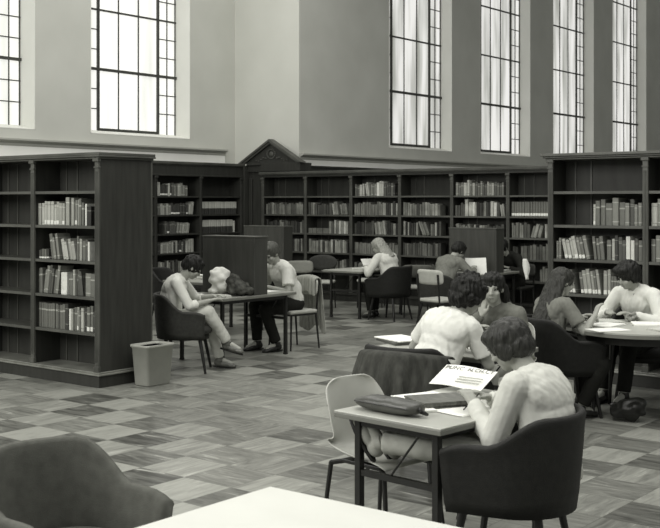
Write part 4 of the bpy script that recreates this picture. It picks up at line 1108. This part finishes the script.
# white cloth hanging at chair of dark student
bm = nb(); ring = []
for k in range(10):
    u = k/9; w_ = .02+.10*math.sin(min(1, u*1.1+.1)*PI)**.8
    w_ *= .55; zz = -.30*u; ring.append([Vector((-.02-w_*.3+.03*u, .02*math.sin(u*5), zz)), Vector((w_*.9+.05*u, .03+.02*math.sin(u*4), zz)), Vector((w_*.9+.05*u, .045+.02*math.sin(u*4), zz)), Vector((-.02-w_*.3+.03*u, .015+.02*math.sin(u*5), zz))])
loft(bm, ring); q = pz(525, 16.0); o = smooth_angle(bake('white_cloth', bm, PAPER, None, False, (q[0], q[1], .92), (0,0,R(38)))); tag(o, 'white cloth hanging beside the dark-clad student\'s chair', 'cloth')
bm = nb(); 
# round table papers
for i, (lab, dx, dy, w_, h_, a_, m_, n_) in enumerate((
    ('white paper nearest the camera on the round table', -.10,-.40,.30,.21,20,PAPER,1),
    ('open pale book in the middle of the round table', -.25,-.10,.30,.22,50,PAPER,2),
    ('grey magazine on the left part of the round table', -.38,.16,.22,.28,10,PAPER2,2),
    ('pale newspaper by the hands of the person in blouse', .02,.20,.32,.24,-8,PAPER,2),
    ('small notebook at the right of the round table', .25,-.15,.15,.21,30,PAPER2,2))):
    sheet('paper' if i in (0,) else ['paper','open_book','magazine','newspaper','notebook'][i], lab, ['paper','book','magazine','newspaper','notebook'][i], rcx+dx, rcy+dy, ZT, w_, h_, R(a_+38), m_, n_, .006)
for i, (dx, dy) in enumerate(((-.42,-.02),(-.20,.33))):
    bm = nb()
    r2 = random.Random(i+4)
    for k in range(16):
        a = r2.uniform(0,2*PI); rr_ = r2.uniform(0,.07); ball(bm, (rr_*math.cos(a), rr_*math.sin(a), .015+r2.uniform(0,.05)*(1-rr_/.09)), r2.uniform(.012,.026), sub=1)
    o = remesh('crumpled_bag', bm, mat('crumpled_paper', .20, .7, .5, 30, (1,1,1), .5, 60), None, .006, 1, .01, (40,40,40)); o.location = (rcx+dx, rcy+dy, ZT+.008)
    tag(o, ['crumpled grey bag at the left rim of the round table','crumpled grey bag toward the back of the round table'][i], 'bag')
# dark bag on the floor right
bm = nb(); ball(bm, (0,0,.08), 1, (.15,.10,.08), None, 3); ball(bm, (.06,0,.12), 1, (.09,.08,.07), None, 3); q = pz(628, 8.75)
o = remesh('floor_bag', bm, LEATHER, None, .01, 2, .03, (12,12,12)); o.location = (q[0], q[1], .006); tag(o, 'black bag lying on the floor under the round table', 'bag')

# ================================================================== DRAPED GARMENTS
def drape(name, label, cat, loc, face, halfw, ytop, ztop, back, front, m, curve=0, folds=.02, flare=1.15, seed=1, thick=.012, zc=0, arc=0):
    """garment over a chair back; local +Y is the way the chair faces, back hangs on -Y"""
    NU, NV = 44, 30; rr = random.Random(seed); ph = [rr.uniform(0,6.28) for _ in range(4)]
    bm = nb(); g = []
    tot = back+front
    for j in range(NV+1):
        sl = -front + tot*j/NV     # negative on the front side
        rowv = []
        for i in range(NU+1):
            u = -1+2*i/NU
            hang = max(0, abs(sl)-.03)
            side = -1 if sl > 0 else 1
            yy = ytop + side*min(abs(sl), .04) 
            z = ztop - hang - zc*u*u
            wv = halfw*(1+(flare-1)*hang/max(back,.1))
            f = folds*min(1, hang/.15)*(math.sin(u*9+ph[0]+hang*2)+.6*math.sin(u*17+ph[1]-hang*3)+.4*math.sin(u*27+ph[2]))
            ragged = .04*math.sin(u*5+ph[3])*(hang/max(back,.1))
            x = u*wv
            if arc:
                aa = u*R(arc); x = wv*math.sin(aa); yy = yy + halfw - wv*math.cos(aa) 
            y = yy + curve*u*u + side*(abs(f)*.9+.012) + side*.10*hang*(1-abs(u)*.3)*(1 if sl > 0 else .3)*.5
            rowv.append(bm.verts.new((x, y, z-ragged)))
        g.append(rowv)
    for j in range(NV):
        for i in range(NU): bm.faces.new((g[j][i], g[j][i+1], g[j+1][i+1], g[j+1][i]))
    o = smooth_angle(bake(name, bm, m, None, False, (loc[0], loc[1], 0), (0,0,R(face-90))))
    s = o.modifiers.new('s','SOLIDIFY'); s.thickness = thick; s.offset = 0
    s = o.modifiers.new('b','SUBSURF'); s.levels = 1; s.render_levels = 1
    return tag(o, label, cat)
drape('dark_coat', 'dark coat draped over the back of the black tub armchair', 'coat', c6, 96, .325, -.335, .815, .50, .05, CLOTH_D, curve=0, folds=.035, flare=1.22, seed=4, zc=.045, arc=74)
drape('light_jacket', 'light grey jacket hanging over the back of the man\'s chair', 'jacket', manch, -100, .20, -.245, .865, .68, .24, CLOTH_L, curve=.03, folds=.02, flare=1.2, seed=9, zc=.03)

# ================================================================== LIGHT AND CAMERA
w = bpy.data.worlds.new('w'); bpy.context.scene.world = w; w.use_nodes = True
bg = w.node_tree.nodes['Background']; bg.inputs[0].default_value = G(.95); bg.inputs[1].default_value = .24
def area(loc, rot, sx, sy, e, name):
    l = bpy.data.lights.new(name, 'AREA'); l.shape = 'RECTANGLE'; l.size = sx; l.size_y = sy; l.energy = e; l.color = (1,.985,.94)
    o = bpy.data.objects.new(name, l); C.objects.link(o); o.location = loc; o.rotation_euler = rot; return o
area((-3, 7, 8.5), (0,0,0), 7, 12, 760, 'ceiling_light')
area((-11, 11, 8.5), (0,0,0), 5, 8, 330, 'ceiling_light_far')
area((3.5, 4, 6.0), (0, R(58), 0), 7, 8, 150, 'fill_light_right')  # added soft fill from the right, lifts the window wall
area((-8.0, -2.6, 6.0), (R(60), 0, R(-18)), 9, 5, 980, 'high_window_light_behind')

cam = bpy.data.cameras.new('cam'); co = bpy.data.objects.new('cam', cam); C.objects.link(co)
co.location = (0,0,EYE); co.rotation_euler = (R(90), 0, YAW)
cam.sensor_width = 36; cam.lens = F/660*36; cam.shift_y = (HOR-264)/660
cam.clip_end = 200
cam.dof.use_dof = True; cam.dof.focus_distance = 9.5; cam.dof.aperture_fstop = 9.0
sc = bpy.context.scene; sc.camera = co
sc.view_settings.view_transform = 'Standard'; sc.view_settings.look = 'None'
